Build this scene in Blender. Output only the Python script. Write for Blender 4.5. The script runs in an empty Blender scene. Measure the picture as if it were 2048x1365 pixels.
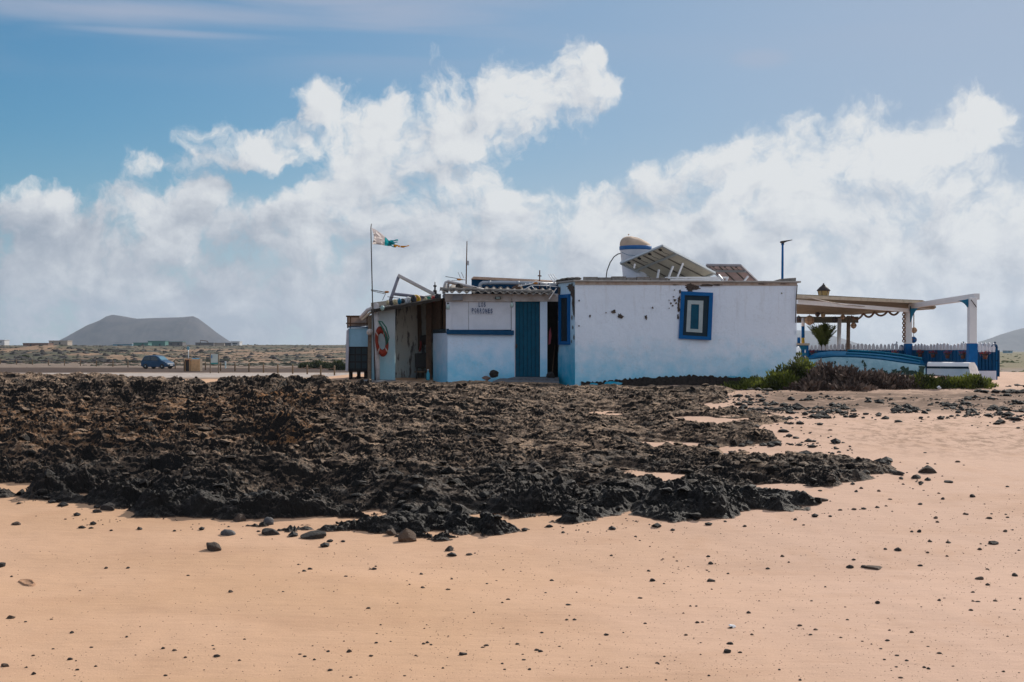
import bpy, bmesh, math, random
import numpy as np
from mathutils import Vector, Matrix

random.seed(7)
C = bpy.context.scene.collection
F, CX, HY, EYE = 2844.0, 1024.0, 703.0, 2.1     # photo pixels: focal length, centre column, horizon row; eye height in metres

# ------------------------------------------------------------------ camera
cam = bpy.data.cameras.new('camera')
cam.lens = 50.0; cam.sensor_width = 36.0
cam.shift_y = (HY - 682.5) / 2048.0
cam.clip_start = 0.1; cam.clip_end = 20000.0
cam_ob = bpy.data.objects.new('camera', cam); C.objects.link(cam_ob)
cam_ob.location = (0, 0, EYE); cam_ob.rotation_euler = (math.pi / 2, 0, 0)
bpy.context.scene.camera = cam_ob

# ------------------------------------------------------------------ light
SUN_EL, SUN_AZ = math.radians(34.0), math.radians(33.0)   # azimuth from +Y (view direction) towards +X
sd = Vector((math.sin(SUN_AZ) * math.cos(SUN_EL), math.cos(SUN_AZ) * math.cos(SUN_EL), math.sin(SUN_EL)))
sun = bpy.data.lights.new('sun', 'SUN'); sun.energy = 4.7; sun.angle = math.radians(0.5); sun.color = (1.0, 0.93, 0.83)
sun_ob = bpy.data.objects.new('sun', sun); C.objects.link(sun_ob)
sun_ob.rotation_euler = sd.to_track_quat('Z', 'Y').to_euler()

sc = bpy.context.scene
sc.view_settings.view_transform = 'Standard'; sc.view_settings.look = 'None'
sc.view_settings.exposure = 0.0; sc.view_settings.gamma = 1.0; sc.view_settings.use_curve_mapping = False
sc.cycles.max_bounces = 6; sc.cycles.diffuse_bounces = 3; sc.cycles.glossy_bounces = 2; sc.cycles.transparent_max_bounces = 8
sc.cycles.volume_bounces = 0
sc.cycles.use_denoising = True

# node helper: tiny expression layer
class NT:
    def __init__(s, tree): s.t = tree; s.n = tree.nodes; s.l = tree.links
    def new(s, typ, **kw):
        n = s.n.new(typ)
        for k, v in kw.items(): setattr(n, k, v)
        return n
    def put(s, sock, v):
        if isinstance(v, bpy.types.NodeSocket): s.l.new(v, sock)
        elif v is not None: sock.default_value = v
    def m(s, op, a, b=None, c=None, clamp=False):
        n = s.new('ShaderNodeMath', operation=op, use_clamp=clamp)
        s.put(n.inputs[0], a)
        if b is not None: s.put(n.inputs[1], b)
        if c is not None: s.put(n.inputs[2], c)
        return n.outputs[0]
    def vm(s, op, a, b=None, scale=None):
        n = s.new('ShaderNodeVectorMath', operation=op)
        s.put(n.inputs[0], a)
        if b is not None: s.put(n.inputs[1], b)
        if scale is not None: s.put(n.inputs['Scale'], scale)
        return n.outputs['Value'] if op in ('LENGTH', 'DISTANCE', 'DOT_PRODUCT') else n.outputs[0]
    def mix(s, f, a, b, typ='MIX'):
        n = s.new('ShaderNodeMix', data_type='RGBA', blend_type=typ)
        s.put(n.inputs[0], f); s.put(n.inputs[6], col(a)); s.put(n.inputs[7], col(b))
        return n.outputs[2]
    def noise(s, vec, scale, detail=4, rough=0.55, dist=0.0, out=0, lac=2.0, dims='3D'):
        n = s.new('ShaderNodeTexNoise', noise_dimensions=dims)
        if vec is not None: s.l.new(vec, n.inputs['Vector'])
        n.inputs['Scale'].default_value = scale; n.inputs['Detail'].default_value = detail
        n.inputs['Roughness'].default_value = rough; n.inputs['Distortion'].default_value = dist
        n.inputs['Lacunarity'].default_value = lac
        return n.outputs[out]
    def smooth(s, v, lo, hi, a=0.0, b=1.0):
        n = s.new('ShaderNodeMapRange', interpolation_type='SMOOTHSTEP')
        s.put(n.inputs[0], v); n.inputs[1].default_value = lo; n.inputs[2].default_value = hi
        n.inputs[3].default_value = a; n.inputs[4].default_value = b
        return n.outputs[0]
    def xyz(s, x, y, z=0.0):
        n = s.new('ShaderNodeCombineXYZ'); s.put(n.inputs[0], x); s.put(n.inputs[1], y); s.put(n.inputs[2], z)
        return n.outputs[0]
    def sep(s, v):
        n = s.new('ShaderNodeSeparateXYZ'); s.l.new(v, n.inputs[0]); return n.outputs
    def ramp(s, f, stops):
        n = s.new('ShaderNodeValToRGB'); s.put(n.inputs[0], f)
        e = n.color_ramp.elements
        while len(e) < len(stops): e.new(0.5)
        for q, (p, c) in zip(e, stops): q.position = p; q.color = col(c)
        return n.outputs[0]
def col(c):
    if isinstance(c, (tuple, list)) and len(c) == 3: return (*c, 1.0)
    return c

# ------------------------------------------------------------------ sky: Nishita air, procedural cumulus by direction
world = bpy.data.worlds.new('World'); sc.world = world; world.use_nodes = True
W = NT(world.node_tree); W.n.clear()
out = W.new('ShaderNodeOutputWorld'); bg = W.new('ShaderNodeBackground'); W.l.new(bg.outputs[0], out.inputs[0])
SKY_S = 0.10
bg.inputs[1].default_value = SKY_S
sky = W.new('ShaderNodeTexSky', sky_type='NISHITA', sun_disc=False)
sky.sun_elevation = SUN_EL; sky.sun_rotation = SUN_AZ; sky.air_density = 1.0; sky.dust_density = 0.6; sky.ozone_density = 1.5
tc = W.new('ShaderNodeTexCoord')
dx, dy, dz = W.sep(tc.outputs['Generated'])
az = W.m('ARCTAN2', dx, dy); el = W.m('ARCSINE', dz)
def A(px): return math.atan2(px - CX, F)
def E(px, py): return math.atan2(HY - py, math.hypot(px - CX, F))
R_ = 1.0 / F
# puffs of the cloud masses: (px, py, rx, ry, weight)
puffs = [
 (330,325,70,22,.5),(440,298,95,44,1),(560,296,110,48,1),(635,222,52,48,1),(690,262,75,65,1),(780,262,95,85,1),(890,215,80,75,1.05),(905,275,100,80,1),
 (1010,235,95,80,1.05),(1065,175,85,70,1.1),(1130,165,70,75,1.1),(1175,115,38,38,1),(1180,185,62,70,1),(760,330,160,70,.95),(840,380,150,75,.95),
 (40,430,110,60,1),(250,425,95,66,1.05),(340,425,100,70,1.05),(150,485,220,70,1),(430,485,150,66,1),(575,440,90,64,1.05),(700,425,140,90,1),(880,440,130,70,1),
 (600,520,500,95,1),(200,560,420,95,1),(1030,430,110,45,1),(1180,405,85,48,1),(1230,385,70,40,.9),(1340,395,95,60,1.05),(1430,350,85,60,.95),(1505,305,75,65,1.05),(1600,300,90,75,1.05),
 (1715,290,110,85,1.1),(1830,300,100,85,1),(1905,270,60,60,1),(1990,225,75,50,.95),(1990,285,60,30,.7),(1550,400,180,85,1.05),(1760,400,220,110,1.1),(1880,400,120,90,1),(1320,470,260,55,.85),
 (1100,520,330,55,.95),(1640,520,330,100,1),(1900,520,260,110,.95),(1300,500,130,48,1),(1950,620,400,90,.85),(1400,620,700,80,1),(1000,600,900,100,1),(1130,425,115,52,1.05),(1120,490,240,70,1.1),(300,530,520,85,1.1),(1350,550,620,85,1.1),(1950,480,200,120,1.05),(1100,540,700,80,1),(1650,480,400,140,1.1),(800,500,300,80,1),(400,640,800,90,.9),
]
def cloud_graph(shift=None):
    """density of the cumulus at a direction (az, el), optionally looked up a little nearer the sun"""
    a, e = az, el
    if shift: a = W.m('ADD', az, shift[0]); e = W.m('ADD', el, shift[1])
    v = W.xyz(a, e, 0.0)
    w1 = W.noise(v, 14.0, 3, .55, out=1, dims='2D')
    w2 = W.noise(v, 62.0, 3, .6, out=1, dims='2D')
    vv = W.vm('ADD', v, W.vm('SCALE', W.vm('SUBTRACT', w1, (.5, .5, .5)), scale=0.040))
    vv = W.vm('ADD', vv, W.vm('SCALE', W.vm('SUBTRACT', w2, (.5, .5, .5)), scale=0.013))
    acc = None
    for px, py, rx, ry, wt in puffs:
        q = W.vm('MULTIPLY', W.vm('SUBTRACT', vv, (A(px), E(px, py), 0)), (F / rx / 1.06, F / ry / 1.06, 0))
        f = W.m('MULTIPLY_ADD', W.vm('LENGTH', q), -wt, wt)
        if acc is None: acc = f
        else:
            acc = W.m('SMOOTH_MAX', acc, f, 0.10)
    acc = W.m('MINIMUM', acc, 0.46)
    # elsewhere round the horizon and overhead: unseen broken cumulus, cover raised for fill light
    far = W.smooth(W.m('ABSOLUTE', a), .40, .62)
    gen = W.m('MULTIPLY_ADD', W.noise(v, 3.0, 2, .5, dims='2D'), 2.2, -.85)
    up = W.smooth(e, .30, .55)
    gen = W.m('SUBTRACT', gen, W.m('MULTIPLY', e, .15))
    acc = W.m('MAXIMUM', acc, W.m('MULTIPLY_ADD', W.m('MAXIMUM', far, up), 2.0, -2.0))
    acc = W.m('MAXIMUM', acc, W.m('MULTIPLY_ADD', W.m('SUBTRACT', 1.0, W.m('MAXIMUM', far, up)), -3.0, gen))
    nz = W.noise(vv, 24.0, 9, .62, dims='2D')
    billow = W.m('ABSOLUTE', W.m('MULTIPLY_ADD', W.noise(v, 55.0, 3, .5, dims='2D'), 2.0, -1.0))
    d = W.m('ADD', acc, W.m('MULTIPLY_ADD', nz, 1.9, -0.93))
    return W.m('SUBTRACT', d, W.m('MULTIPLY', billow, .16))
d0 = cloud_graph()
d1 = cloud_graph((0.010, 0.014))
alpha = W.smooth(d0, -0.10, 0.46)
lit = W.m('SUBTRACT', d0, d1)                       # thinner towards the sun: bright edge
vcl = W.xyz(az, el, 3.0)
soft = W.noise(W.vm('MULTIPLY', vcl, (1.0, 1.5, 1.0)), 13.0, 6, .6, .5)
elf = W.smooth(el, 0.0, 0.17)
bright = W.m('ADD', W.m('MULTIPLY', lit, 0.55), W.m('MULTIPLY_ADD', soft, 2.0, -.83))
bright = W.m('ADD', bright, W.m('MULTIPLY', elf, .62))
bright = W.m('ADD', bright, W.m('MULTIPLY', az, .65))
bclamp = W.m('ADD', bright, .16, clamp=True)
K = 1.0 / SKY_S
def k(c): return (c[0] * K, c[1] * K, c[2] * K, 1)
cloud_col = W.ramp(bclamp, [(0.0, (.30, .345, .42)), (.35, (.46, .49, .545)), (.7, (.66, .68, .71)), (1.0, (.78, .79, .79))])
cloud_col = W.mix(1.0, cloud_col, (K, K, K), 'MULTIPLY')
# clouds out of view brightened as added fill for the walls facing the camera
front = W.m('MULTIPLY_ADD', W.smooth(W.m('ABSOLUTE', az), .55, 1.6), .45, 1.0)
cloud_col = W.mix(1.0, cloud_col, W.xyz(front, front, front), 'MULTIPLY')
air = W.mix(1.0, sky.outputs[0], (0.15, 0.49, 0.675), 'MULTIPLY')
air = W.mix(1.0, air, (1.0, 1.0, 1.0), 'MULTIPLY')
# thin high veil: denser towards the sun, streaked high up
veil_n = W.noise(W.xyz(W.m('MULTIPLY_ADD', el, -2.2, W.m('MULTIPLY', az, 3.0)), W.m('MULTIPLY_ADD', az, 1.2, W.m('MULTIPLY', el, 22.0)), 0), 1.0, 5, .55, 0.4)
veil = W.m('MULTIPLY', W.smooth(veil_n, .38, .66), W.smooth(el, .175, .235))
veil = W.m('MULTIPLY', veil, W.m('MULTIPLY_ADD', W.smooth(az, -.15, .12), -.55, .75))
sunveil = W.m('MULTIPLY', W.smooth(az, -.42, .42), .80)
hz = W.m('MULTIPLY', W.smooth(el, 0.165, 0.0, 0, .80), W.smooth(az, -.38, .0, .38, 1.0))
strk = None
for px, py, rx, ry, wt in ((230, 22, 640, 42, 1.0), (330, 66, 330, 14, .7), (760, 12, 260, 26, .7), (1520, 118, 75, 26, .55)):
    q = W.vm('MULTIPLY', W.vm('SUBTRACT', W.xyz(az, el, 0.0), (A(px), E(px, py), 0)), (F / rx, F / ry, 0))
    g = W.m('MULTIPLY', W.smooth(W.m('SUBTRACT', W.vm('LENGTH', q), W.m('MULTIPLY_ADD', veil_n, 1.6, -.8)), 1.05, .1), wt)
    strk = g if strk is None else W.m('MAXIMUM', strk, g)
veil = W.m('MAXIMUM', veil, W.m('MULTIPLY', strk, .72))
v_all = W.m('SUBTRACT', 1.0, W.m('MULTIPLY', W.m('SUBTRACT', 1.0, veil), W.m('SUBTRACT', 1.0, sunveil)))
base = W.mix(v_all, air, k((.405, .445, .56)))
base = W.mix(hz, base, k((.55, .575, .63)))
final = W.mix(W.m('MULTIPLY', alpha, .96), base, cloud_col)
# small faint wisps
final = W.mix(W.smooth(el, 0.0, -.02), final, k((.35, .33, .32)))
W.l.new(final, bg.inputs[0])
world.cycles.sampling_method = 'MANUAL'; world.cycles.sample_map_resolution = 512

# ------------------------------------------------------------------ object helpers
ORG = {}
def tag(o, label=None, cat=None, group=None, kind=None):
    if label: o['label'] = label
    if cat: o['category'] = cat
    if group: o['group'] = group
    if kind: o['kind'] = kind
    return o
def thing(name, label, cat, loc, group=None):
    o = bpy.data.objects.new(name, None); C.objects.link(o)
    o.empty_display_size = .2; o.location = loc; ORG[o.name] = Vector(loc)
    return tag(o, label, cat, group)
def P(px, py, D): return Vector(((px - CX) / F * D, D, EYE - (py - HY) / F * D))
def S(D): return D / F
def link_mesh(name, me, mat, parent=None, base=None):
    o = bpy.data.objects.new(name, me); C.objects.link(o)
    if mat is not None:
        for m_ in (mat if isinstance(mat, (list, tuple)) else [mat]): me.materials.append(m_)
    if parent is not None:
        o.parent = parent; off = ORG[parent.name]
        me.transform(Matrix.Translation(-off)); ORG[o.name] = off.copy()
    elif base is not None:
        b = Vector(base); me.transform(Matrix.Translation(-b)); o.location = b; ORG[o.name] = b
    else: ORG[o.name] = Vector((0, 0, 0))
    return o
def np_mesh(name, verts, faces, smooth=True):
    """verts (N,3), faces (M,3|4) numpy"""
    me = bpy.data.meshes.new(name)
    n, m_, kk = len(verts), len(faces), faces.shape[1]
    me.vertices.add(n); me.vertices.foreach_set('co', np.ascontiguousarray(verts, dtype=np.float32).ravel())
    me.loops.add(m_ * kk); me.loops.foreach_set('vertex_index', np.ascontiguousarray(faces, dtype=np.int32).ravel())
    me.polygons.add(m_); me.polygons.foreach_set('loop_start', np.arange(0, m_ * kk, kk, dtype=np.int32))
    me.polygons.foreach_set('use_smooth', np.full(m_, smooth, dtype=bool))
    me.update(calc_edges=True)
    return me
def attr(me, name, vals):
    a = me.attributes.new(name, 'FLOAT', 'POINT'); a.data.foreach_set('value', np.ascontiguousarray(vals, dtype=np.float32).ravel())

class MB:
    """collects shapes into one mesh"""
    def __init__(s): s.v = []; s.f = []; s.sm = []
    def add(s, vs, fs, smooth=False):
        o = len(s.v); s.v += [tuple(p) for p in vs]; s.f += [tuple(i + o for i in f) for f in fs]; s.sm += [smooth] * len(fs); return s
    def hexa(s, a, b):   # bottom ring a (4), top ring b (4)
        n = len(a)
        fs = [tuple(range(n - 1, -1, -1)), tuple(range(n, 2 * n))] + [(i, (i + 1) % n, n + (i + 1) % n, n + i) for i in range(n)]
        return s.add(list(a) + list(b), fs)
    def box(s, c, size, rot=None):
        x, y, z = size[0] / 2, size[1] / 2, size[2] / 2
        vs = [Vector(q) for q in ((-x,-y,-z),(x,-y,-z),(x,y,-z),(-x,y,-z),(-x,-y,z),(x,-y,z),(x,y,z),(-x,y,z))]
        if rot is not None: vs = [rot @ q for q in vs]
        c = Vector(c); vs = [q + c for q in vs]
        return s.hexa(vs[:4], vs[4:])
    def prism(s, pts, z0, z1):   # footprint (x,y) ccw seen from above
        return s.hexa([(p[0], p[1], z0) for p in pts], [(p[0], p[1], z1) for p in pts])
    def slab(s, pts, t):         # polygon of 3D points thickened by vector t
        t = Vector(t); return s.hexa([Vector(p) for p in pts], [Vector(p) + t for p in pts])
    def front(s, x0, y0, x1, y1, D, t=.05, D2=None):   # a board facing the camera, given by its photo box at depth D (D2 at its far end)
        D2 = D if D2 is None else D2
        q = [P(x0, y1, D), P(x1, y1, D2), P(x1, y0, D2), P(x0, y0, D)]
        return s.slab([p + Vector((0, t, 0)) for p in q], (0, -t, 0))
    def bar(s, p0, p1, w, h=None, up=(0, 0, 1)):
        p0, p1 = Vector(p0), Vector(p1); h = w if h is None else h
        d = (p1 - p0).normalized(); u = Vector(up)
        if abs(d.dot(u)) > .98: u = Vector((0, 1, 0))
        r = d.cross(u).normalized(); u = r.cross(d).normalized()
        q = [r * (-w / 2) + u * (-h / 2), r * (w / 2) + u * (-h / 2), r * (w / 2) + u * (h / 2), r * (-w / 2) + u * (h / 2)]
        return s.hexa([p0 + k_ for k_ in q], [p1 + k_ for k_ in q])
    def tube(s, pts, r, n=8, r1=None, cap=True):
        pts = [Vector(p) for p in pts]; L = len(pts); rings = []
        prev = None
        for i, p in enumerate(pts):
            d = (pts[min(i + 1, L - 1)] - pts[max(i - 1, 0)]).normalized()
            u = Vector((0, 0, 1)) if abs(d.z) < .9 else Vector((0, 1, 0))
            if prev is not None:
                u = prev - d * prev.dot(d)
                u = u.normalized() if u.length > 1e-6 else Vector((1, 0, 0))
            else:
                u = (u - d * u.dot(d)).normalized()
            prev = u; w = d.cross(u)
            rr = r if r1 is None else r + (r1 - r) * i / max(1, L - 1)
            rings.append([p + (u * math.cos(2 * math.pi * j / n) + w * math.sin(2 * math.pi * j / n)) * rr for j in range(n)])
        vs = [q for ring in rings for q in ring]; fs = []
        for i in range(L - 1):
            for j in range(n):
                fs.append((i * n + j, i * n + (j + 1) % n, (i + 1) * n + (j + 1) % n, (i + 1) * n + j))
        s.add(vs, fs, True)
        if cap: s.add(rings[0], [tuple(range(n - 1, -1, -1))]); s.add(rings[-1], [tuple(range(n))])
        return s
    def lathe(s, prof, c, n=24, ax=None, smooth=True):
        c = Vector(c); vs = []; fs = []
        for r, z in prof:
            for j in range(n):
                a = 2 * math.pi * j / n; q = Vector((r * math.cos(a), r * math.sin(a), z))
                vs.append(c + (ax @ q if ax is not None else q))
        for i in range(len(prof) - 1):
            for j in range(n):
                fs.append((i * n + j, i * n + (j + 1) % n, (i + 1) * n + (j + 1) % n, (i + 1) * n + j))
        s.add(vs, fs, smooth)
        if prof[0][0] > 1e-4: s.add(vs[:n], [tuple(range(n - 1, -1, -1))])
        if prof[-1][0] > 1e-4: s.add(vs[-n:], [tuple(range(n))])
        return s
    def ball(s, c, r, n=16, sq=(1, 1, 1)):
        c = Vector(c); vs = []; fs = []; m_ = max(6, n // 2)
        for i in range(m_ + 1):
            t = math.pi * i / m_
            for j in range(n):
                a = 2 * math.pi * j / n
                vs.append(c + Vector((r * sq[0] * math.sin(t) * math.cos(a), r * sq[1] * math.sin(t) * math.sin(a), -r * sq[2] * math.cos(t))))
        for i in range(m_):
            for j in range(n):
                fs.append((i * n + j, i * n + (j + 1) % n, (i + 1) * n + (j + 1) % n, (i + 1) * n + j))
        return s.add(vs, fs, True)
    def torus(s, c, R, r, ax=None, n=28, k_=10, a0=0, a1=2 * math.pi):
        c = Vector(c); full = abs(a1 - a0 - 2 * math.pi) < 1e-6; N = n if full else n + 1
        vs = []; fs = []
        for i in range(N):
            a = a0 + (a1 - a0) * i / n
            for j in range(k_):
                b = 2 * math.pi * j / k_
                q = Vector(((R + r * math.cos(b)) * math.cos(a), (R + r * math.cos(b)) * math.sin(a), r * math.sin(b)))
                vs.append(c + (ax @ q if ax is not None else q))
        for i in range(n):
            for j in range(k_):
                fs.append((i * k_ + j, ((i + 1) % N) * k_ + j, ((i + 1) % N) * k_ + (j + 1) % k_, i * k_ + (j + 1) % k_))
        return s.add(vs, fs, True)
    def build(s, name, mat, parent=None, base=None, bevel=0.0):
        me = bpy.data.meshes.new(name); me.from_pydata(s.v, [], s.f)
        me.polygons.foreach_set('use_smooth', s.sm); me.update()
        bm = bmesh.new(); bm.from_mesh(me)
        bmesh.ops.remove_doubles(bm, verts=bm.verts, dist=1e-5)
        bmesh.ops.delete(bm, geom=[v for v in bm.verts if not v.link_faces], context='VERTS')
        bmesh.ops.recalc_face_normals(bm, faces=bm.faces); bm.to_mesh(me); bm.free()
        o = link_mesh(name, me, mat, parent, base)
        if bevel:
            b = o.modifiers.new('edge', 'BEVEL'); b.width = bevel; b.segments = 2; b.limit_method = 'ANGLE'; b.angle_limit = math.radians(40)
        return o

# ------------------------------------------------------------------ material helper
MATS = {}
def mat(name, c, c2=None, rough=.75, scale=6.0, amt=1.0, bump=0.15, bscale=60.0, metallic=0.0, detail=5, spec=.3, trans=0.0):
    """worn painted / natural surface: two tones broken up by noise, fine bump"""
    if name in MATS: return MATS[name]
    m_ = bpy.data.materials.new(name); m_.use_nodes = True; N = NT(m_.node_tree)
    b = N.n['Principled BSDF']
    t = N.new('ShaderNodeTexCoord').outputs['Object']
    c2 = c2 or tuple(x * .72 for x in c)
    f = N.smooth(N.noise(t, scale, detail, .62), .35, .7)
    f2 = N.noise(t, scale * 7.3, 4, .6)
    f = N.m('MULTIPLY', N.m('MULTIPLY_ADD', f2, .5, N.m('MULTIPLY', f, .75)), amt, clamp=True)
    cc = N.mix(f, c, c2)
    N.l.new(cc, b.inputs['Base Color'])
    b.inputs['Metallic'].default_value = metallic; b.inputs['Specular IOR Level'].default_value = spec
    N.l.new(N.m('MULTIPLY_ADD', f2, .25, rough - .12), b.inputs['Roughness'])
    if bump:
        bn = N.new('ShaderNodeBump'); bn.inputs['Strength'].default_value = bump; bn.inputs['Distance'].default_value = .02
        N.l.new(N.noise(t, bscale, 5, .6), bn.inputs['Height']); N.l.new(bn.outputs[0], b.inputs['Normal'])
    if trans:
        b.inputs['Transmission Weight'].default_value = trans
    MATS[name] = m_
    return m_

# ------------------------------------------------------------------ noise in numpy
def _h(ix, iy, seed):
    n = (ix.astype(np.int64) * 374761393 + iy.astype(np.int64) * 668265263 + seed * 1442695041) & 0xFFFFFFFF
    n = ((n ^ (n >> 13)) * 1274126177) & 0xFFFFFFFF
    n = ((n ^ (n >> 16)) * 2246822519) & 0xFFFFFFFF
    return (n ^ (n >> 15)) & 0xFFFFFFFF
def _r(ix, iy, seed): return _h(ix, iy, seed).astype(np.float64) / 4294967296.0
def gnoise(x, y, seed=0):
    ix, iy = np.floor(x), np.floor(y); fx, fy = x - ix, y - iy
    u, v = fx * fx * fx * (fx * (fx * 6 - 15) + 10), fy * fy * fy * (fy * (fy * 6 - 15) + 10)
    def g(a, b):
        t = _r(ix + a, iy + b, seed) * 2 * np.pi
        return np.cos(t) * (fx - a) + np.sin(t) * (fy - b)
    n0 = g(0, 0) * (1 - u) + g(1, 0) * u; n1 = g(0, 1) * (1 - u) + g(1, 1) * u
    return (n0 * (1 - v) + n1 * v) * 1.5
def fbm(x, y, octv=4, seed=0, rough=.5, lac=2.03):
    s = 0; a = 1; t = 0
    for o in range(octv):
        s = s + a * gnoise(x, y, seed + o * 17); t += a; a *= rough; x = x * lac + 3.1; y = y * lac - 1.7
    return s / t
def ridged(x, y, octv=4, seed=0, rough=.5):
    s = 0; a = 1; t = 0
    for o in range(octv):
        s = s + a * (1 - np.abs(gnoise(x, y, seed + o * 31)) * 1.6); t += a; a *= rough; x = x * 2.1 + 1.3; y = y * 2.1 + 7.7
    return s / t
def worley(x, y, seed=0):
    ix, iy = np.floor(x), np.floor(y); f1 = np.full(x.shape, 9.0); f2 = f1.copy(); cid = np.zeros(x.shape)
    for a in (-1, 0, 1):
        for b in (-1, 0, 1):
            jx, jy = ix + a, iy + b
            d = np.hypot(jx + _r(jx, jy, seed) - x, jy + _r(jx, jy, seed + 5) - y)
            c = _r(jx, jy, seed + 9); n = d < f1
            f2 = np.where(n, f1, np.minimum(f2, d)); cid = np.where(n, c, cid); f1 = np.where(n, d, f1)
    return f1, f2, cid
def sstep(a, b, x):
    t = np.clip((x - a) / (b - a), 0, 1); return t * t * (3 - 2 * t)
# ------------------------------------------------------------------ terrain
def land(X, Y):
    """smooth ground height: beach, mound under the house, low car park behind, rising malpais"""
    X = np.asarray(X, float); Y = np.asarray(Y, float)
    z = 1.36 * np.clip((Y - 14.0) / 22.0, 0, 1)
    z = z - .08 * np.exp(-((Y - 36.6) / 1.5) ** 4) * sstep(2.0, 1.4, X) * sstep(-5.6, -5.0, X)
    z = z - .17 * np.exp(-((Y - 35.2) / 1.7) ** 4) * sstep(1.0, 1.7, X) * sstep(8.0, 5.6, X)
    z = z - .05 * np.exp(-((Y - 14.0) / 3.0) ** 2) + .04 * np.exp(-((Y - 36.0) / 3.0) ** 2) * 0
    lf = sstep(-4.8, -7.0, X)
    z = z - .06 * lf * sstep(31, 37, Y)
    z = z * (1 - (sstep(48, 92, Y) * (1 - lf) + sstep(39.5, 66, Y) * lf)) - .03 * np.clip(12 - Y, 0, 9)
    u = X / np.maximum(Y, 1)
    rise = sstep(260, 900, Y) * (5.0 * sstep(.10, -.10, u) + 0.0) + sstep(.05, .3, u) * sstep(110, 500, Y) * .9
    z = z + rise
    return z
def ground(X, Y):
    z = land(X, Y)
    near = 1 - sstep(60, 120, Y)
    z = z + near * (.045 * fbm(X * .22, Y * .22, 2, 3) + .017 * fbm(X * 1.1, Y * .8, 3, 5) + .006 * fbm(X * 3.5, Y * 2.6, 3, 6))
    z = z + near * sstep(24, 30, Y) * .05 * fbm(X * 1.1, Y * 1.1, 3, 8) * sstep(12.0, 8.0, np.abs(X - 9) * .6)
    z = z + .028 * fbm(X * 2.6, Y * 2.2, 3, 9) * np.exp(-(((X - 8.8) / 3.2) ** 2 + ((Y - 25.5) / 3.0) ** 2))
    mal = sstep(240, 330, Y)
    u = X / np.maximum(Y, 1)
    z = z + mal * (1.3 * fbm(X * .018, Y * .018, 5, 11, .55) + .5) * sstep(.14, .02, u)
    z = z + mal * 1.9 * np.exp(-((u + .315) / .055) ** 2) * np.exp(-((Y - 420) / 90) ** 2) * (1 + .5 * fbm(X * .05, Y * .05, 3, 2))
    z = z + sstep(90, 120, Y) * sstep(.22, .3, u) * (.5 * fbm(X * .06, Y * .04, 4, 21) + .15) * sstep(400, 200, Y)
    return z
def hit(px, py, f=land):
    """where the sight line through a photo pixel first meets the ground"""
    u = (px - CX) / F; s_ = (HY - py) / F
    Y = np.concatenate([np.linspace(5, 60, 5600), np.geomspace(60, 2000, 3000)])
    d = EYE + s_ * Y - f(u * Y, Y)
    i = np.argmax(d < 0)
    return float(u * Y[i]), float(Y[i])
def gz(x, y): return float(ground(np.array([x]), np.array([y]))[0])

# one sheet from the camera's feet to the horizon
rows = np.concatenate([np.geomspace(3.0, 60, 560), np.geomspace(60.6, 9000, 330)])
us = np.linspace(-.75, .75, 560)
YY, UU = np.meshgrid(rows, us, indexing='ij'); XX = UU * YY
ZZ = ground(XX, YY)
def grid_faces(nr, nc):
    i = np.arange((nr - 1) * nc).reshape(nr - 1, nc)[:, :-1].ravel()
    return np.stack([i, i + 1, i + nc + 1, i + nc], 1)
gm = np_mesh('sand_ground', np.stack([XX.ravel(), YY.ravel(), ZZ.ravel()], 1), grid_faces(len(rows), len(us)))
# ground cover masks (things the land itself is made of)
n_big = fbm(XX * .02, YY * .02, 4, 41); n_mid = fbm(XX * .12, YY * .05, 4, 43)
u_ = UU
pyg = HY + F * (EYE - land(XX, YY)) / YY
road = sstep(108, 118, YY) * sstep(142, 136, YY) * sstep(.0, -.04, u_)
wrack = sstep(138, 143, YY + 5 * n_mid) * sstep(188, 178, YY + 6 * n_mid + 60 * np.clip(u_ + .25, 0, 1)) * sstep(-.02, -.10, u_)
scrub = sstep(255, 300, YY + 30 * n_mid) * sstep(.02, .20, n_big + n_mid * .7 + .28 * sstep(420, 300, YY) * sstep(-.15, -.32, u_) + .12)
scrub = np.maximum(scrub, sstep(205, 225, YY + 14 * n_mid) * sstep(258, 240, YY) * sstep(-.25, -.2, u_) * .8)
scrub = np.maximum(scrub, sstep(500, 700, YY) * .75)
green = sstep(.24, .28, u_) * sstep(140, 165, YY + 12 * n_mid) 
gravel = sstep(.24, .28, u_) * sstep(85, 96, YY) * sstep(165, 140, YY + 12 * n_mid)
attr(gm, 'road', road.ravel()); attr(gm, 'wrack', wrack.ravel()); attr(gm, 'scrub', np.clip(scrub, 0, 1).ravel())
attr(gm, 'green', green.ravel()); attr(gm, 'gravel', np.maximum(gravel, .75 * sstep(176, 184, YY) * sstep(262, 250, YY) * sstep(.0, -.05, u_)).ravel())
# wind blown litter patch on the beach
lx, ly = hit(1930, 870)
litter = np.exp(-(((XX - lx) / 2.6) ** 2 + ((YY - ly) / 2.2) ** 2)) * 1.3
soil = sstep(776, 790, pyg) * sstep(842, 815, pyg + 14 * n_mid) * sstep(1430, 1560, CX + F * UU) * sstep(60, 45, YY)
attr(gm, 'soil', soil.ravel())
attr(gm, 'litter', np.clip(litter, 0, 1).ravel())

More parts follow.
